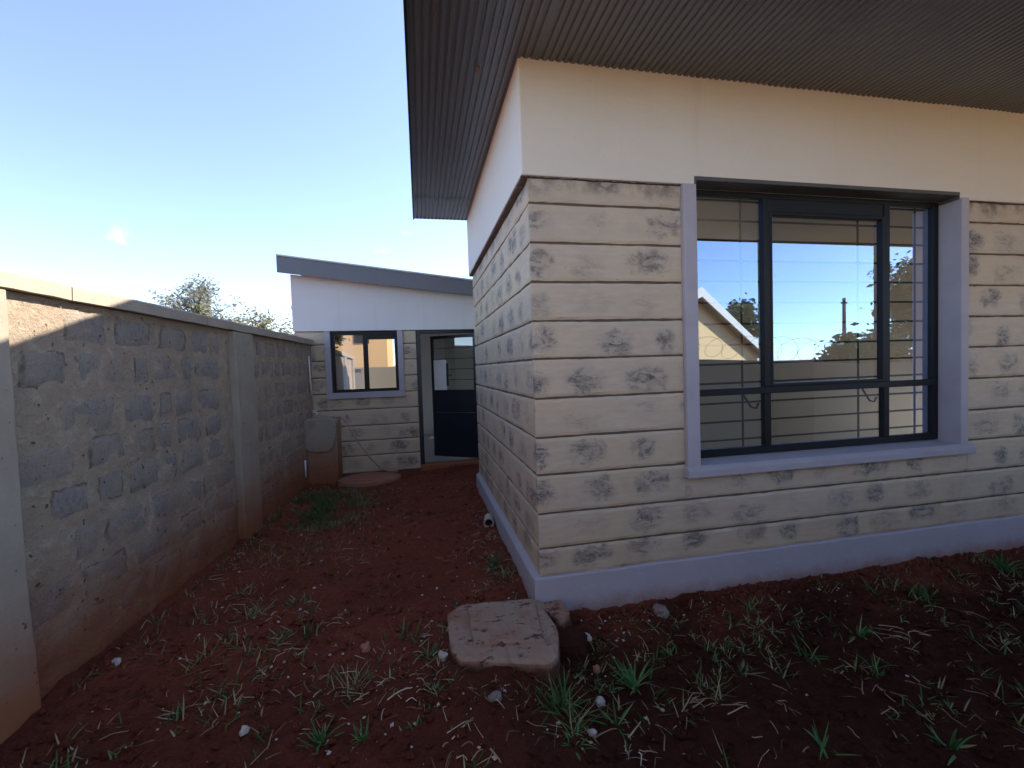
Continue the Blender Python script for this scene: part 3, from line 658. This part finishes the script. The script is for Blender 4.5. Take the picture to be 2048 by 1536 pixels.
# white pipe and tap at the far end of the wall
wp = thing('water_pipe', 'thin white water pipe with a small tap fixed to the boundary wall near the window', 'pipe', (-2.315, 4.30, 0))
MB().tube([(0.0, 0.0, 1.86), (0.006, 0.01, 1.55), (0.015, 0.02, 1.28)], 0.011, 8).build('upper_pipe', M['whitepvc'], wp, True)
MB().tube([(0.015, 0.0, 1.02), (0.07, -0.01, 1.02), (0.085, -0.015, 0.985)], 0.014, 8).tube([(0.03, -0.04, 1.045), (0.09, 0.0, 1.05)], 0.008, 6).build('tap', M['whitepvc'], wp, True)
MB().tube([(-0.028, -0.37, 0.38), (-0.03, -0.365, 0.14)], 0.013, 8).build('lower_pipe', M['whitepvc'], wp, True)

# ------------------------------------------------------------------ cement block at the end of the wall, hose, lids
cb = thing('cement_stub', 'grey cement rendered stub with a rounded side and chipped front coat beside boundary wall', 'cement block', (-2.2, 4.1, 0))
prof = [(0.02, -0.2), (0.39, -0.2), (0.39, 0.93), (0.33, 0.945), (0.22, 0.93), (0.12, 0.85), (0.05, 0.70), (0.02, 0.5)]
MB().prism(prof, -0.2, 0.255, axis=0).build('body', M['render'], cb)
MB().box(-0.22, 0.21, 0.0, 0.10, -0.2, 0.86).build('front_wall', M['render'], cb)
edge = [(-0.205, 0.945)] + [(0.17, 0.945), (0.225, 0.925), (0.255, 0.88), (0.265, 0.80), (0.25, 0.68), (0.225, 0.56), (0.19, 0.50), (0.13, 0.452), (0.05, 0.462), (-0.03, 0.455), (-0.10, 0.475), (-0.16, 0.52), (-0.205, 0.545)]
bevel(MB().prism(edge, -0.035, 0.12, axis=1).build('front_coat', M['pillar'], cb), 0.012, 2)
hp = [(-1.98, 4.06, 0.955), (-1.86, 4.02, 0.965), (-1.79, 3.98, 0.91), (-1.70, 3.93, 0.74), (-1.60, 3.95, 0.55), (-1.47, 4.05, 0.32), (-1.36, 4.15, 0.16), (-1.25, 4.22, 0.085), (-1.10, 4.25, 0.066)]
hs = []
for i in range(len(hp)-1):
    for t in (0, 0.33, 0.66): hs.append(tuple(hp[i][q]+(hp[i+1][q]-hp[i][q])*t for q in range(3)))
hs.append(hp[-1])
tag(MB().tube(hs, 0.011, 8).build('hose', M['hose'], None, True), 'thin pinkish hose hanging from the cement stub down to the soil', 'hose')
def rough_slab(poly, z0, z1, seed, jag=0.012, inset=0.02):
    pts = []
    for i in range(len(poly)):
        a, b = Vector(poly[i]), Vector(poly[(i+1) % len(poly)]); n = max(1, int((b-a).length/0.05))
        for k in range(n): pts.append(a.lerp(b, k/n))
    c = sum(pts, Vector((0, 0)))/len(pts); n = len(pts); v = []
    rows = [(1.03, z0, 1), (1.02, z0*0.4+z1*0.6, 1), (1.0, z1-inset*0.6, 1), (1-inset/0.35, z1, 0.4), (0.75, z1, 0), (0.45, z1, 0), (0.15, z1, 0)]
    for s_, z, j in rows:
        for i, p in enumerate(pts):
            q = c + (p-c)*s_ ; d = jag*fbm(p.x*9, p.y*9, z*20+seed)*j
            v.append((q.x+d, q.y+d*0.6, z+0.006*fbm(q.x*9, q.y*9, seed, 4)))
    f = [(r*n+i, r*n+(i+1) % n, (r+1)*n+(i+1) % n, (r+1)*n+i) for r in range(len(rows)-1) for i in range(n)]
    f.append([(len(rows)-1)*n+i for i in range(n)])
    return MB().add(v, f)
ic = thing('inspection_chamber', 'muddy square concrete inspection chamber cover at the foot of the house corner', 'manhole cover', (0, 0, 0))
rough_slab([(-0.61, -0.40), (-0.56, -0.49), (-0.12, -0.63), (-0.07, -0.58), (0.0, -0.38), (-0.01, 0.0), (-0.05, 0.02), (-0.52, 0.07), (-0.61, -0.03)], -0.09, 0.082, 3).build('surround', M['slab'], ic)
rough_slab([(-0.49, -0.41), (-0.11, -0.47), (-0.06, -0.05), (-0.475, 0.01)], 0.06, 0.100, 8, 0.006, 0.006).build('lid', M['slab'], ic)
rough_slab([(-0.02, -0.14), (0.07, -0.27), (0.14, -0.20), (0.13, -0.035), (0.0, -0.035), (-0.045, 0.02), (-0.05, -0.05)], -0.1, 0.072, 5, 0.035, 0.03).build('mortar_haunch', M['slab'], ic)
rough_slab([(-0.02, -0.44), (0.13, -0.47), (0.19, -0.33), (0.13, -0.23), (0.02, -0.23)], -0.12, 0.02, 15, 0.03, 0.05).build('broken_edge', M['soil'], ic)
ml = thing('manhole_lid', 'low rounded manhole lid dusted with red soil below the hose', 'manhole cover', (-1.5, 4.05, 0))
import itertools
rough_slab([(0.45*math.cos(a*math.pi/8)*1.0, 0.33*math.sin(a*math.pi/8)) for a in range(16)], -0.1, 0.055, 21, 0.02, 0.03).build('lid', M['lid'], ml)
rough_slab([(0.30*math.cos(a*math.pi/8), 0.20*math.sin(a*math.pi/8)) for a in range(16)], 0.03, 0.066, 22, 0.01, 0.012).build('cap', M['lid'], ml)
pp = thing('drain_pipe', 'short dusty plastic drain pipe stub lying beside the lilac plinth', 'pipe', (-0.09, 1.66, gh(-0.09, 1.66)+0.045))
def hollow(L, r, t, n=20):
    v = []; 
    for (y_, rr) in ((0.0, r), (L, r), (L, r-t), (L*0.15, r-t)):
        for k in range(n): v.append((rr*math.cos(2*math.pi*k/n), -y_, rr*math.sin(2*math.pi*k/n)))
    f = [(a*n+k, (a+1)*n+k, (a+1)*n+(k+1) % n, a*n+(k+1) % n) for a in range(3) for k in range(n)]
    mb = MB().add(v, f); mb.add([v[3*n+k] for k in range(n)], [list(range(n))], mi=1); mb.add([v[k] for k in range(n)], [list(range(n))[::-1]]); return mb
po = hollow(0.17, 0.044, 0.007).build('pipe_body', [M['pvc'], M['hollow']], pp, True); po.rotation_euler = (0, 0, R(-8))
co = hollow(0.05, 0.051, 0.007).build('collar', [M['pvc'], M['hollow']], pp, True); co.rotation_euler = (0, 0, R(-8)); co.location = (-0.02, -0.13, 0)

# ------------------------------------------------------------------ stones on the soil
def rock(r, seed, flat=0.7):
    v = []; n, m = 9, 6
    for j in range(m+1):
        ph = math.pi*j/m
        for i in range(n):
            th = 2*math.pi*i/n; d = Vector((math.sin(ph)*math.cos(th), math.sin(ph)*math.sin(th), math.cos(ph)))
            k = r*(1+0.45*fbm(d.x*1.3+seed, d.y*1.3, d.z*1.3, 3)); v.append((d.x*k, d.y*k*0.8, d.z*k*flat))
    return v, [(j*n+i, j*n+(i+1) % n, (j+1)*n+(i+1) % n, (j+1)*n+i)[::-1] for j in range(m) for i in range(n)]
for (x_, y_, r, nm, lab, mt) in [
    (0.783, -0.135, 0.055, 'stone', 'round grey stone leaning against the front plinth below the window', 'greystone'),
    (0.21, -0.26, 0.040, 'stone', 'long pale stone on the soil just right of the inspection chamber cover', 'pebble'),
    (0.088, -0.767, 0.028, 'stone', 'pale angular stone beside the bright green weed in the foreground', 'pebble'),
    (-0.655, -0.36, 0.035, 'stone', 'pale grey stone at the front left corner of the inspection chamber cover', 'pebble'),
    (-1.549, -0.625, 0.026, 'stone', 'white stone among dry grass in the left foreground', 'pebble'),
    (-2.40, -0.0, 0.028, 'stone', 'white stone near the foot of the boundary wall by its nearest pillar', 'pebble'),
    (-0.03, -0.96, 0.022, 'stone', 'small tan stone at the bottom centre between grass sprigs', 'pebble'),
    (-0.43, -0.73, 0.034, 'stone', 'brown rubble stone in front of the inspection chamber cover', 'greystone'),
    (0.17, -0.52, 0.024, 'stone', 'small orange brick chip between chamber cover and bright weed', 'lid'),
    (-1.08, -0.16, 0.036, 'stone', 'dry earthy clod with straw left of the inspection chamber', 'straw2')]:
    v, f = rock(r, x_*9+y_*5)
    m_ = M['lid'] if mt == 'straw2' else M[mt]
    tag(MB().add(v, f).build(nm, m_, None, False, (x_, y_, gh(x_, y_)+r*0.3)), lab, 'stone', 'stones lying on the red soil').rotation_euler = (0, 0, x_*7)
rg = random.Random(21)
def scatter_rocks(n, rmin, rmax, m, name, place, flat=0.7):
    mb = MB()
    while n > 0:
        p = place()
        if p is None: continue
        x_, y_ = p; r = rmin + (rmax-rmin)*rg.random()**3
        n -= 1; sd = rg.random()*50
        c = [(1, 0, 0), (-1, 0, 0), (0, 1, 0), (0, -1, 0), (0, 0, 1), (0, 0, -1)]
        rot = Matrix.Rotation(rg.random()*6, 3, 'Z') @ Matrix.Rotation(rg.random()*6, 3, 'X')
        vv = []
        for d in c:
            q = rot @ (Vector(d)*r*(0.65+0.7*rg.random())); vv.append((x_+q.x, y_+q.y, gh(x_, y_)+q.z*flat+r*0.35))
        mb.add(vv, [(0, 2, 4), (2, 1, 4), (1, 3, 4), (3, 0, 4), (2, 0, 5), (1, 2, 5), (3, 1, 5), (0, 3, 5)])
    return tag(mb.build(name, m), kind='stuff')
def free(x_, y_):
    if x_ > -0.06 and y_ > -0.06: return False
    if x_ < -2.56+0.06*y_: return False
    if -0.62 < x_ < 0.0 and -0.62 < y_ < 0.08: return False
    return True
def pl_peb():
    if rg.random() < 0.5: x_, y_ = rg.gauss(-0.4, 0.75), rg.gauss(-0.35, 0.5)
    elif rg.random() < 0.45: x_, y_ = rg.uniform(0.1, 2.2), -0.09-abs(rg.gauss(0, 0.16))
    else: x_, y_ = rg.uniform(-2.4, 0), rg.uniform(-0.8, 4)
    return (x_, y_) if free(x_, y_) and -1.6 < y_ < 4.2 and x_ < 4 else None
scatter_rocks(620, 0.0025, 0.013, M['pebble'], 'gravel', pl_peb)
def pl_any():
    x_, y_ = rg.uniform(-2.55, 4.4), rg.uniform(-1.7, 4.2) if rg.random() < 0.5 else rg.uniform(-1.7, 0.3)
    return (x_, y_) if free(x_, y_) else None
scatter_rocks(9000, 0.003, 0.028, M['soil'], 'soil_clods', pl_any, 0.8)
def pl_foot():
    x_, y_ = rg.uniform(0.15, 4.3), -0.055-abs(rg.gauss(0, 0.05))
    return (x_, y_)
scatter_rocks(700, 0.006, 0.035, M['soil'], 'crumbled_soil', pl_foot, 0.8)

# ------------------------------------------------------------------ grass, straw, weeds
def blade(mb, base, ang, L, w, lean, bend, u, seg=4, twist=0.0):
    """tapered blade: starts at lean (0 = upright) and bends over by bend radians along its length"""
    p = Vector(base); t = lean; d2 = Vector((math.cos(ang), math.sin(ang), 0)); sd_ = Vector((-math.sin(ang), math.cos(ang), 0))
    v = []; uv = []
    for k in range(seg+1):
        s_ = k/seg; ww = w*(0.55+0.9*s_)*(1-s_)**0.7 if k < seg else 0.0006
        sd2 = (sd_*math.cos(twist*s_) + Vector((0, 0, 1))*math.sin(twist*s_))
        v += [p - sd2*ww, p + sd2*ww]; uv += [(u, s_), (u, s_)]
        dirv = d2*math.sin(t) + Vector((0, 0, 1))*math.cos(t)
        p = p + dirv*(L/seg); t += bend/seg
    mb.add(v, [(2*k, 2*k+1, 2*k+3, 2*k+2) for k in range(seg)], uv)
def straw(mb, x_, y_, L, w, u):
    a = rg.uniform(0, 6.28); z = 0.006+rg.random()*0.012; p = Vector((x_, y_, 0)); v = []; uv = []; n = 4; zr = rg.uniform(0, 0.012); kink = rg.randint(0, 5)
    for k in range(n+1):
        s_ = k/n; q = Vector((-math.sin(a), math.cos(a), 0)); zz = gh(p.x, p.y) + z + zr*math.sin(s_*math.pi)
        wt = w*(1-0.5*s_); v += [(p.x-q.x*wt, p.y-q.y*wt, zz), (p.x+q.x*wt, p.y+q.y*wt, zz+w*0.7)]; uv += [(u, 0.2), (u, 0.2)]
        p += Vector((math.cos(a), math.sin(a), 0))*(L/n); a += rg.gauss(0, 0.09) + (rg.choice((-0.9, 0.7)) if k == kink else 0)
    mb.add(v, [(2*k, 2*k+1, 2*k+3, 2*k+2) for k in range(n)], uv)
# dense patch of grass by the boundary wall and thin scattered sprigs
gb = MB(); n = 0
while n < 5200:
    x_, y_ = rg.gauss(-1.95, 0.42), rg.gauss(2.75, 0.75)
    if not free(x_, y_) or y_ > 3.9 or x_ > -0.9: continue
    if fbm(x_*2.5, y_*2.5, 9, 3) + 0.25*rg.random() < -0.05: continue
    n += 1; dens = math.exp(-((x_+1.95)/0.45)**2 - ((y_-2.8)/0.7)**2)
    blade(gb, (x_, y_, gh(x_, y_)-0.01), rg.uniform(0, 6.28), rg.uniform(0.04, 0.10)*(0.7+0.7*dens), rg.uniform(0.0018, 0.0042), rg.uniform(0.05, 0.8), rg.uniform(0.2, 1.4), min(1, rg.random()*(0.75 if dens > 0.4 else 1.15)), 3)
def sprig(mb, x_, y_, n, L, w, dry=0.3, spread=0.02, lean=(0.3, 1.2)):
    for _ in range(n):
        px, py = x_+rg.gauss(0, spread), y_+rg.gauss(0, spread)
        u = 0.82+0.18*rg.random() if rg.random() < dry else rg.random()*0.78
        blade(mb, (px, py, gh(px, py)-0.006), rg.uniform(0, 6.28), L*rg.uniform(0.5, 1.15), w*rg.uniform(0.6, 1.2), rg.uniform(*lean), rg.uniform(-0.25, 0.55), u, 4, rg.uniform(-0.6, 0.6))
cnt = 0
while cnt < 520:
    x_, y_ = rg.uniform(-2.5, 4.2), (rg.uniform(-1.7, 0.6) if rg.random() < 0.8 else rg.uniform(0.6, 4.0))
    if not free(x_, y_) or fbm(x_*1.3, y_*1.3, 31, 3) < -0.12: continue
    if -1.3 < x_ < -0.25 and 0.5 < y_ < 4 and rg.random() < 0.75: continue
    cnt += 1; sprig(gb, x_, y_, rg.randint(3, 11), rg.uniform(0.035, 0.115), 0.0055, 0.45, 0.024, (0.5, 1.45))
for _ in range(70):      # sprigs along the foot of the plinth and of the boundary wall
    x_ = rg.uniform(0.5, 4.3); sprig(gb, x_, -0.07-abs(rg.gauss(0, 0.05)), rg.randint(2, 7), rg.uniform(0.03, 0.09), 0.0045, 0.4, 0.015, (0.2, 1.2))
    y_ = rg.uniform(-0.2, 3.9); sprig(gb, -2.5+0.06*y_+abs(rg.gauss(0, 0.06)), y_, rg.randint(2, 6), rg.uniform(0.03, 0.07), 0.004, 0.55, 0.02, (0.4, 1.4))
    a_ = rg.uniform(0, 6.28); sprig(gb, -0.3+0.40*math.cos(a_)*rg.uniform(1, 1.2), -0.27+0.42*math.sin(a_)*rg.uniform(1, 1.2), rg.randint(1, 4), 0.05, 0.004, 0.5, 0.02, (0.5, 1.4)) if math.sin(a_) < 0.5 else None
tag(gb.build('grass', M['grass']), kind='stuff')
sb = MB(); cnt = 0
while cnt < 1150:
    r_ = rg.random()
    if r_ < 0.55: x_, y_ = rg.uniform(-2.45, 0.2), rg.uniform(-1.0, 1.7)
    elif r_ < 0.75: x_, y_ = rg.uniform(-2.3, -0.1), rg.uniform(1.0, 4.0)
    elif r_ < 0.81: x_, y_ = rg.gauss(-0.2, 0.1), rg.uniform(0.2, 2.2)
    else: x_, y_ = rg.uniform(0, 4.2), rg.uniform(-1.6, -0.1)
    if not free(x_, y_): continue
    if fbm(x_*1.8, y_*1.8, 17, 3) < rg.uniform(-0.2, 0.35): continue
    if -1.25 < x_ < -0.3 and 0.3 < y_ < 3.5 and rg.random() < 0.6: continue
    if y_ < 0 and x_ < -1.9 and rg.random() < 0.6: continue
    cnt += 1; straw(sb, x_, y_, rg.uniform(0.02, 0.11), rg.uniform(0.0009, 0.0028), rg.random()**1.1)
for (x_, y_) in [(-0.2, 0.62), (-1.15, -0.5), (-0.98, -0.55), (0.6, -0.85), (2.0, -0.7), (3.0, -0.5), (-1.75, 0.35), (-1.5, -0.1), (-1.3, 0.2), (-0.15, 1.2), (-0.22, 0.9), (-1.9, 1.3), (1.2, -0.55), (1.45, -0.95), (2.6, -0.5), (3.4, -0.5), (-0.6, -0.95), (0.1, -1.1)]:
    for _ in range(17):
        px, py = x_+rg.gauss(0, 0.09), y_+rg.gauss(0, 0.09)
        if free(px, py): straw(sb, px, py, rg.uniform(0.03, 0.13), rg.uniform(0.0015, 0.0035), 0.3+0.7*rg.random())
tag(sb.build('dry_straw', M['straw']), kind='stuff')
# single weeds and tufts one can tell apart
def tuft(x_, y_, label, kind, size, n, cat='grass tuft'):
    mb = MB(); size *= 1.12; n = int(n*1.5)
    for i in range(n):
        a = 2*math.pi*i/n + rg.gauss(0, 0.35)
        if kind == 'bright': L, w, ln, bd = size*rg.choice((0.45, 0.65, 0.85, 1.0, 1.2))*rg.uniform(0.85, 1.1), 0.0095*rg.uniform(0.6, 1.25)*size/0.16, rg.uniform(0.3, 1.35), rg.uniform(-0.3, 1.2); u = rg.random()
        elif kind == 'dry': L, w, ln, bd = size*rg.uniform(0.6, 1.3), 0.0036, rg.uniform(0.5, 1.45), rg.uniform(-0.3, 0.6); u = rg.choice((0.3, 0.7, 0.85, 0.95, 1.0))
        else: L, w, ln, bd = size*rg.uniform(0.6, 1.3), 0.0068, rg.uniform(0.2, 1.4), rg.uniform(0.1, 1.0); u = rg.random()*0.75
        px, py = rg.gauss(0, 0.012 if kind == 'bright' else 0.03), rg.gauss(0, 0.012 if kind == 'bright' else 0.03)
        blade(mb, (px, py, -0.008), a, L, w, ln, bd, u, 5, rg.uniform(-0.5, 0.5))
    o = mb.build('weed' if kind == 'bright' else 'grass_tuft', M['bright'] if kind == 'bright' else M['grass'], None, False, (x_, y_, gh(x_, y_)))
    return tag(o, label, 'weed' if kind == 'bright' else cat, 'green weeds sprouting from the soil' if kind == 'bright' else 'grass tufts on the soil')
for a in [
    (0.30, -0.70, 'largest bright green broad-bladed weed, right of the inspection chamber cover', 'bright', 0.15, 20),
    (0.63, -0.50, 'small bright green weed behind the largest weed, towards the plinth', 'bright', 0.09, 11),
    (-0.144, -1.03, 'star shaped green weed at the bottom edge near the centre', 'bright', 0.10, 9),
    (0.10, -0.93, 'leafy green weed in front of the largest weed', 'bright', 0.11, 10),
    (-1.21, -0.74, 'dense light green weed clump at the bottom left of centre', 'bright', 0.10, 24),
    (-1.02, -0.80, 'yellowish green weed beside the dense bottom clump', 'bright', 0.09, 12),
    (-0.70, -0.62, 'round leaved little green weed left of the bottom star weed', 'bright', 0.07, 10),
    (1.14, -0.36, 'dark green weed near the plinth under the left part of the window', 'bright', 0.085, 13),
    (1.36, -0.26, 'upright green weed touching the plinth below the window mullion', 'bright', 0.09, 12),
    (1.82, -0.62, 'bright weed with a dry stalk on the soil under the window', 'bright', 0.11, 15),
    (1.56, -0.92, 'arching weed on dark soil at the right foreground', 'bright', 0.10, 10),
    (0.90, -1.25, 'low bright weed with one long leaf near the bottom right', 'bright', 0.11, 9),
    (3.62, -0.22, 'thick green tuft against the plinth at the far right', 'bright', 0.16, 26),
    (1.42, -1.36, 'faint upright weed at the lower right edge', 'bright', 0.13, 9),
    (2.60, -0.40, 'bushy grass tuft at the foot of the right window jamb', 'green', 0.11, 26),
    (1.36, -0.72, 'sprawling tuft on bare dark soil under the middle of the window', 'green', 0.09, 16),
    (-0.13, -0.80, 'sprawling green and brown tuft in front of the chamber cover', 'green', 0.13, 34),
    (-0.10, -0.93, 'tangled dry tuft just in front of the sprawling one', 'dry', 0.12, 30),
    (0.62, -0.86, 'wiry dry tuft right of the largest weed', 'dry', 0.13, 18),
    (-0.20, 0.62, 'mixed green and straw tuft beside the corner of the plinth', 'green', 0.11, 34),
    (-0.84, -0.10, 'low star shaped tuft left of the chamber cover', 'green', 0.09, 10),
    (-0.74, -0.33, 'small spiky tuft at the near left of the chamber cover', 'green', 0.085, 13),
    (-1.76, -0.36, 'forked green sprig standing alone in the left foreground', 'green', 0.10, 9),
    (-1.10, -0.44, 'dry straw tuft in the middle of the red soil foreground', 'dry', 0.12, 28),
    (-1.45, 0.10, 'flattened tuft in the middle of the passage entrance', 'green', 0.09, 14),
    (-1.95, -0.05, 'flattened pale tuft near the boundary wall', 'dry', 0.11, 20),
    (-1.85, 0.40, 'straw coloured tuft beside the boundary wall foot', 'dry', 0.12, 22)]:
    tuft(*a)

# ------------------------------------------------------------------ trees
def tree(name, label, loc, H, crown, nclump, leaf, m, trunk_r=0.12, leaves_per=60, seed=1, group=None, csize=0.6, up=0.6):
    rt = random.Random(seed); t = thing(name, label, 'tree', loc, 0, group)
    cx, cy, czz, rx_, ry_, rz_ = crown
    tb = MB(); tb.tube([(0, 0, -0.3), (0.05, 0, H*0.3), (cx*0.5, cy*0.5, czz-rz_*0.4), (cx, cy, czz)], [trunk_r, trunk_r*0.8, trunk_r*0.55, trunk_r*0.25], 8)
    lf = MB()
    for c in range(nclump):
        while True:
            d = Vector((rt.uniform(-1, 1), rt.uniform(-1, 1), rt.uniform(-1, 1)))
            if d.length <= 1: break
        d = d*(0.55+0.45*rt.random()) if d.length > 0.3 else d
        p = Vector((cx+d.x*rx_, cy+d.y*ry_, czz+d.z*rz_))
        st = Vector((cx*0.5+d.x*rx_*0.15, cy*0.5+d.y*ry_*0.15, czz-rz_*0.5))
        tb.tube([st, st.lerp(p, 0.55)+Vector((0, 0, 0.12*rz_)), p], [trunk_r*0.28, trunk_r*0.15, trunk_r*0.05], 5, cap=False)
        cs = csize*rt.uniform(0.55, 1.2)
        tn = rt.random()
        for q in range(leaves_per):
            g = Vector((rt.gauss(0, 0.45), rt.gauss(0, 0.45), rt.gauss(0, 0.36)))*cs
            L = leaf*rt.uniform(0.6, 1.3); a = Vector((rt.gauss(0, 1), rt.gauss(0, 1), rt.gauss(0, 0.6))).normalized(); b = a.orthogonal().normalized()
            b = (Matrix.Rotation(rt.uniform(0, 6.28), 3, a) @ b); o = p+g
            u = min(1, max(0, tn*0.6+rt.random()*0.4))
            lf.add([o-a*L*0.5, o+b*L*0.22, o+a*L*0.5, o-b*L*0.22], [(0, 1, 2, 3)], [(u, 0.2)]*4)
    tb.build('trunk', M['bark'], t, True); lf.build('crown', m, t)
    return t
M['leafA'] = mat_blades('mauve_green_leaf', [(0, (0.22, 0.235, 0.22)), (0.5, (0.27, 0.28, 0.23)), (1, (0.25, 0.29, 0.13))], 0.6)
M['leafB'] = mat_blades('olive_leaf', [(0, (0.16, 0.17, 0.09)), (0.5, (0.23, 0.225, 0.11)), (1, (0.32, 0.28, 0.17))], 0.6)
M['leafC'] = mat_blades('dark_green_leaf', [(0, (0.03, 0.05, 0.018)), (0.5, (0.055, 0.08, 0.028)), (1, (0.10, 0.12, 0.05))], 0.35)
tree('tree', 'tallest round topped tree rising behind the boundary wall', (-7.9, 14, 0), 4, (0, 0, 3.85, 1.3, 1.0, 1.3), 64, 0.125, M['leafA'], 0.10, 52, 3, csize=0.36)
tree('tree', 'low olive tree at the right foot of the tallest tree behind the wall', (-7.2, 14.6, 0), 3, (0.2, 0, 3.2, 1.2, 0.8, 0.6), 44, 0.11, M['leafB'], 0.08, 48, 5, csize=0.36)
tree('sapling', 'sparse twiggy tree behind the wall midway to the outbuilding', (-5.95, 13.5, 0), 3, (0, 0, 3.15, 0.9, 0.6, 0.75), 44, 0.10, M['leafB'], 0.06, 30, 8, csize=0.38)
tree('sapling', 'thin leafy branches just left of the outbuilding roof', (-5.2, 13.8, 0), 3, (0, 0, 2.8, 0.55, 0.5, 0.8), 24, 0.12, M['leafB'], 0.05, 24, 9, csize=0.36)

# ------------------------------------------------------------------ what the windows reflect, behind the camera
rwall = thing('rear_wall', 'grey cement wall topped with razor wire, mirrored in the big window', 'wall', (0, -3.8, 0))
MB().prism([(-2.6, -0.3), (30, -0.3), (30, 1.30), (7.3, 1.47), (4.1, 1.63), (-2.6, 1.75)], -0.2, 0.0, axis=1).build('wall_face', M['grey'], rwall)
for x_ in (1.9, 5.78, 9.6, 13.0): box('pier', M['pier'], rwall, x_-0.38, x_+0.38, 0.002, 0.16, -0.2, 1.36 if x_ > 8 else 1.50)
wi = MB(); pts = []; rz = random.Random(4)
for k in range(900):
    a = k*0.40; x_ = 1.8+a*0.062; r_ = 0.20+0.03*math.sin(a*0.13)
    pts.append((x_+0.13*math.sin(a*1.0+0.4)+0.04*math.sin(a*0.37), -0.1+r_*math.sin(a), 1.86-0.05*(x_-4)+r_*math.cos(a)))
wi.tube(pts, 0.0028, 4)
for k in range(0, 900, 3):
    q = Vector(pts[k]); d = Vector((rz.gauss(0, 1), rz.gauss(0, 1), rz.gauss(0, 1))).normalized()*0.018; wi.add([q-d, q+Vector((0, 0, 0.006)), q+d], [(0, 1, 2)])
wi.build('razor_wire', M['wire'], rwall)
h1 = thing('gable_house', 'peach house with a cream gable verge, mirrored in the big window', 'house', (7.3, -9.0, 0))
def gable(par, w, d, ridge, eave, oh=0.5):
    hw = w/2
    MB().prism([(-hw, -0.3), (hw, -0.3), (hw, eave+0.35), (0, ridge), (-hw, eave+0.35)], -d, 0, axis=1).build('wall', M['peach'], par)
    sl = (ridge-eave-0.35)/hw; x2 = hw+oh; ze = ridge-sl*x2
    MB().prism([(0, ridge+0.02), (x2, ze+0.02), (x2, ze+0.10), (0, ridge+0.12), (-x2, ze+0.10), (-x2, ze+0.02)], -d-0.3, 0.30, axis=1).build('roof', M['roof'], par)
    MB().prism([(0, ridge-0.10), (x2, ze-0.10), (x2, ze+0.16), (0, ridge+0.18), (-x2, ze+0.16), (-x2, ze-0.10)], 0.302, 0.34, axis=1).build('verge_board', M['verge'], par)
    box('gable_vent', M['verge'], par, -0.3, 0.3, 0.002, 0.03, ridge-1.3, ridge-0.9)
gable(h1, 11.4, 8, 3.6, 1.45); h1.rotation_euler = (0, 0, R(-32))
h2 = thing('tall_house', 'peach upper storey building mirrored in the outbuilding window', 'house', (-4.9, -14.0, 0))
box('wall', M['peach'], h2, -1.4, 2.55, -6, 0, -0.2, 5.2); box('roof', M['roof'], h2, -1.7, 2.85, -6.3, 0.3, 5.2, 5.4)
for x_ in (-0.6, 1.2):
    q = box('window', M['steel'], h2, x_-0.4, x_+0.4, 0.001, 0.03, 3.2, 4.3); box('pane', M['glass2'], q, x_-0.34, x_+0.34, 0.031, 0.036, 3.26, 4.24)
pole = thing('utility_pole', 'slim utility pole standing above the wall in the big window reflection', 'pole', (25.2, -20, 0))
MB().tube([(0, 0, -0.3), (0, 0, 5.25)], [0.13, 0.09], 8).build('mast', M['bark'], pole); box('crossarm', M['bark'], pole, -0.2, 0.2, -0.05, 0.05, 4.9, 5.0)
tree('tree', 'large dark tree filling the right light of the big window reflection', (22.0, -12, 0), 7, (0, 0, 4.2, 3.2, 2.4, 3.3), 150, 0.34, M['leafC'], 0.25, 110, 12, csize=0.95)
tree('tree', 'bushy green tree crest above the wall in the middle of the big window reflection', (17.4, -12.0, 0), 3, (0, 0, 1.5, 2.4, 1.6, 1.05), 70, 0.26, M['leafC'], 0.15, 100, 13, csize=0.6)
tree('tree', 'round dark tree behind the peach gable in the window reflection', (14.6, -16.0, 0), 4, (0, 0, 3.4, 1.0, 1.0, 1.0), 40, 0.26, M['leafC'], 0.15, 80, 14, csize=0.5)
tree('tree', 'leafy green tree mirrored at the top left of the outbuilding window', (-4.6, -8.5, 0), 4, (0, 0, 3.7, 1.15, 1.0, 1.15), 50, 0.22, M['leafC'], 0.12, 90, 15, csize=0.5)
lw = thing('far_wall', 'plain grey cement wall mirrored low in the outbuilding window', 'wall', (-1.0, -9.0, 0))
box('wall_face', M['grey'], lw, -6, 2.4, -0.2, 0, -0.2, 1.75); box('coping', M['coping'], lw, -6, 2.4, -0.26, 0.06, 1.752, 1.82)
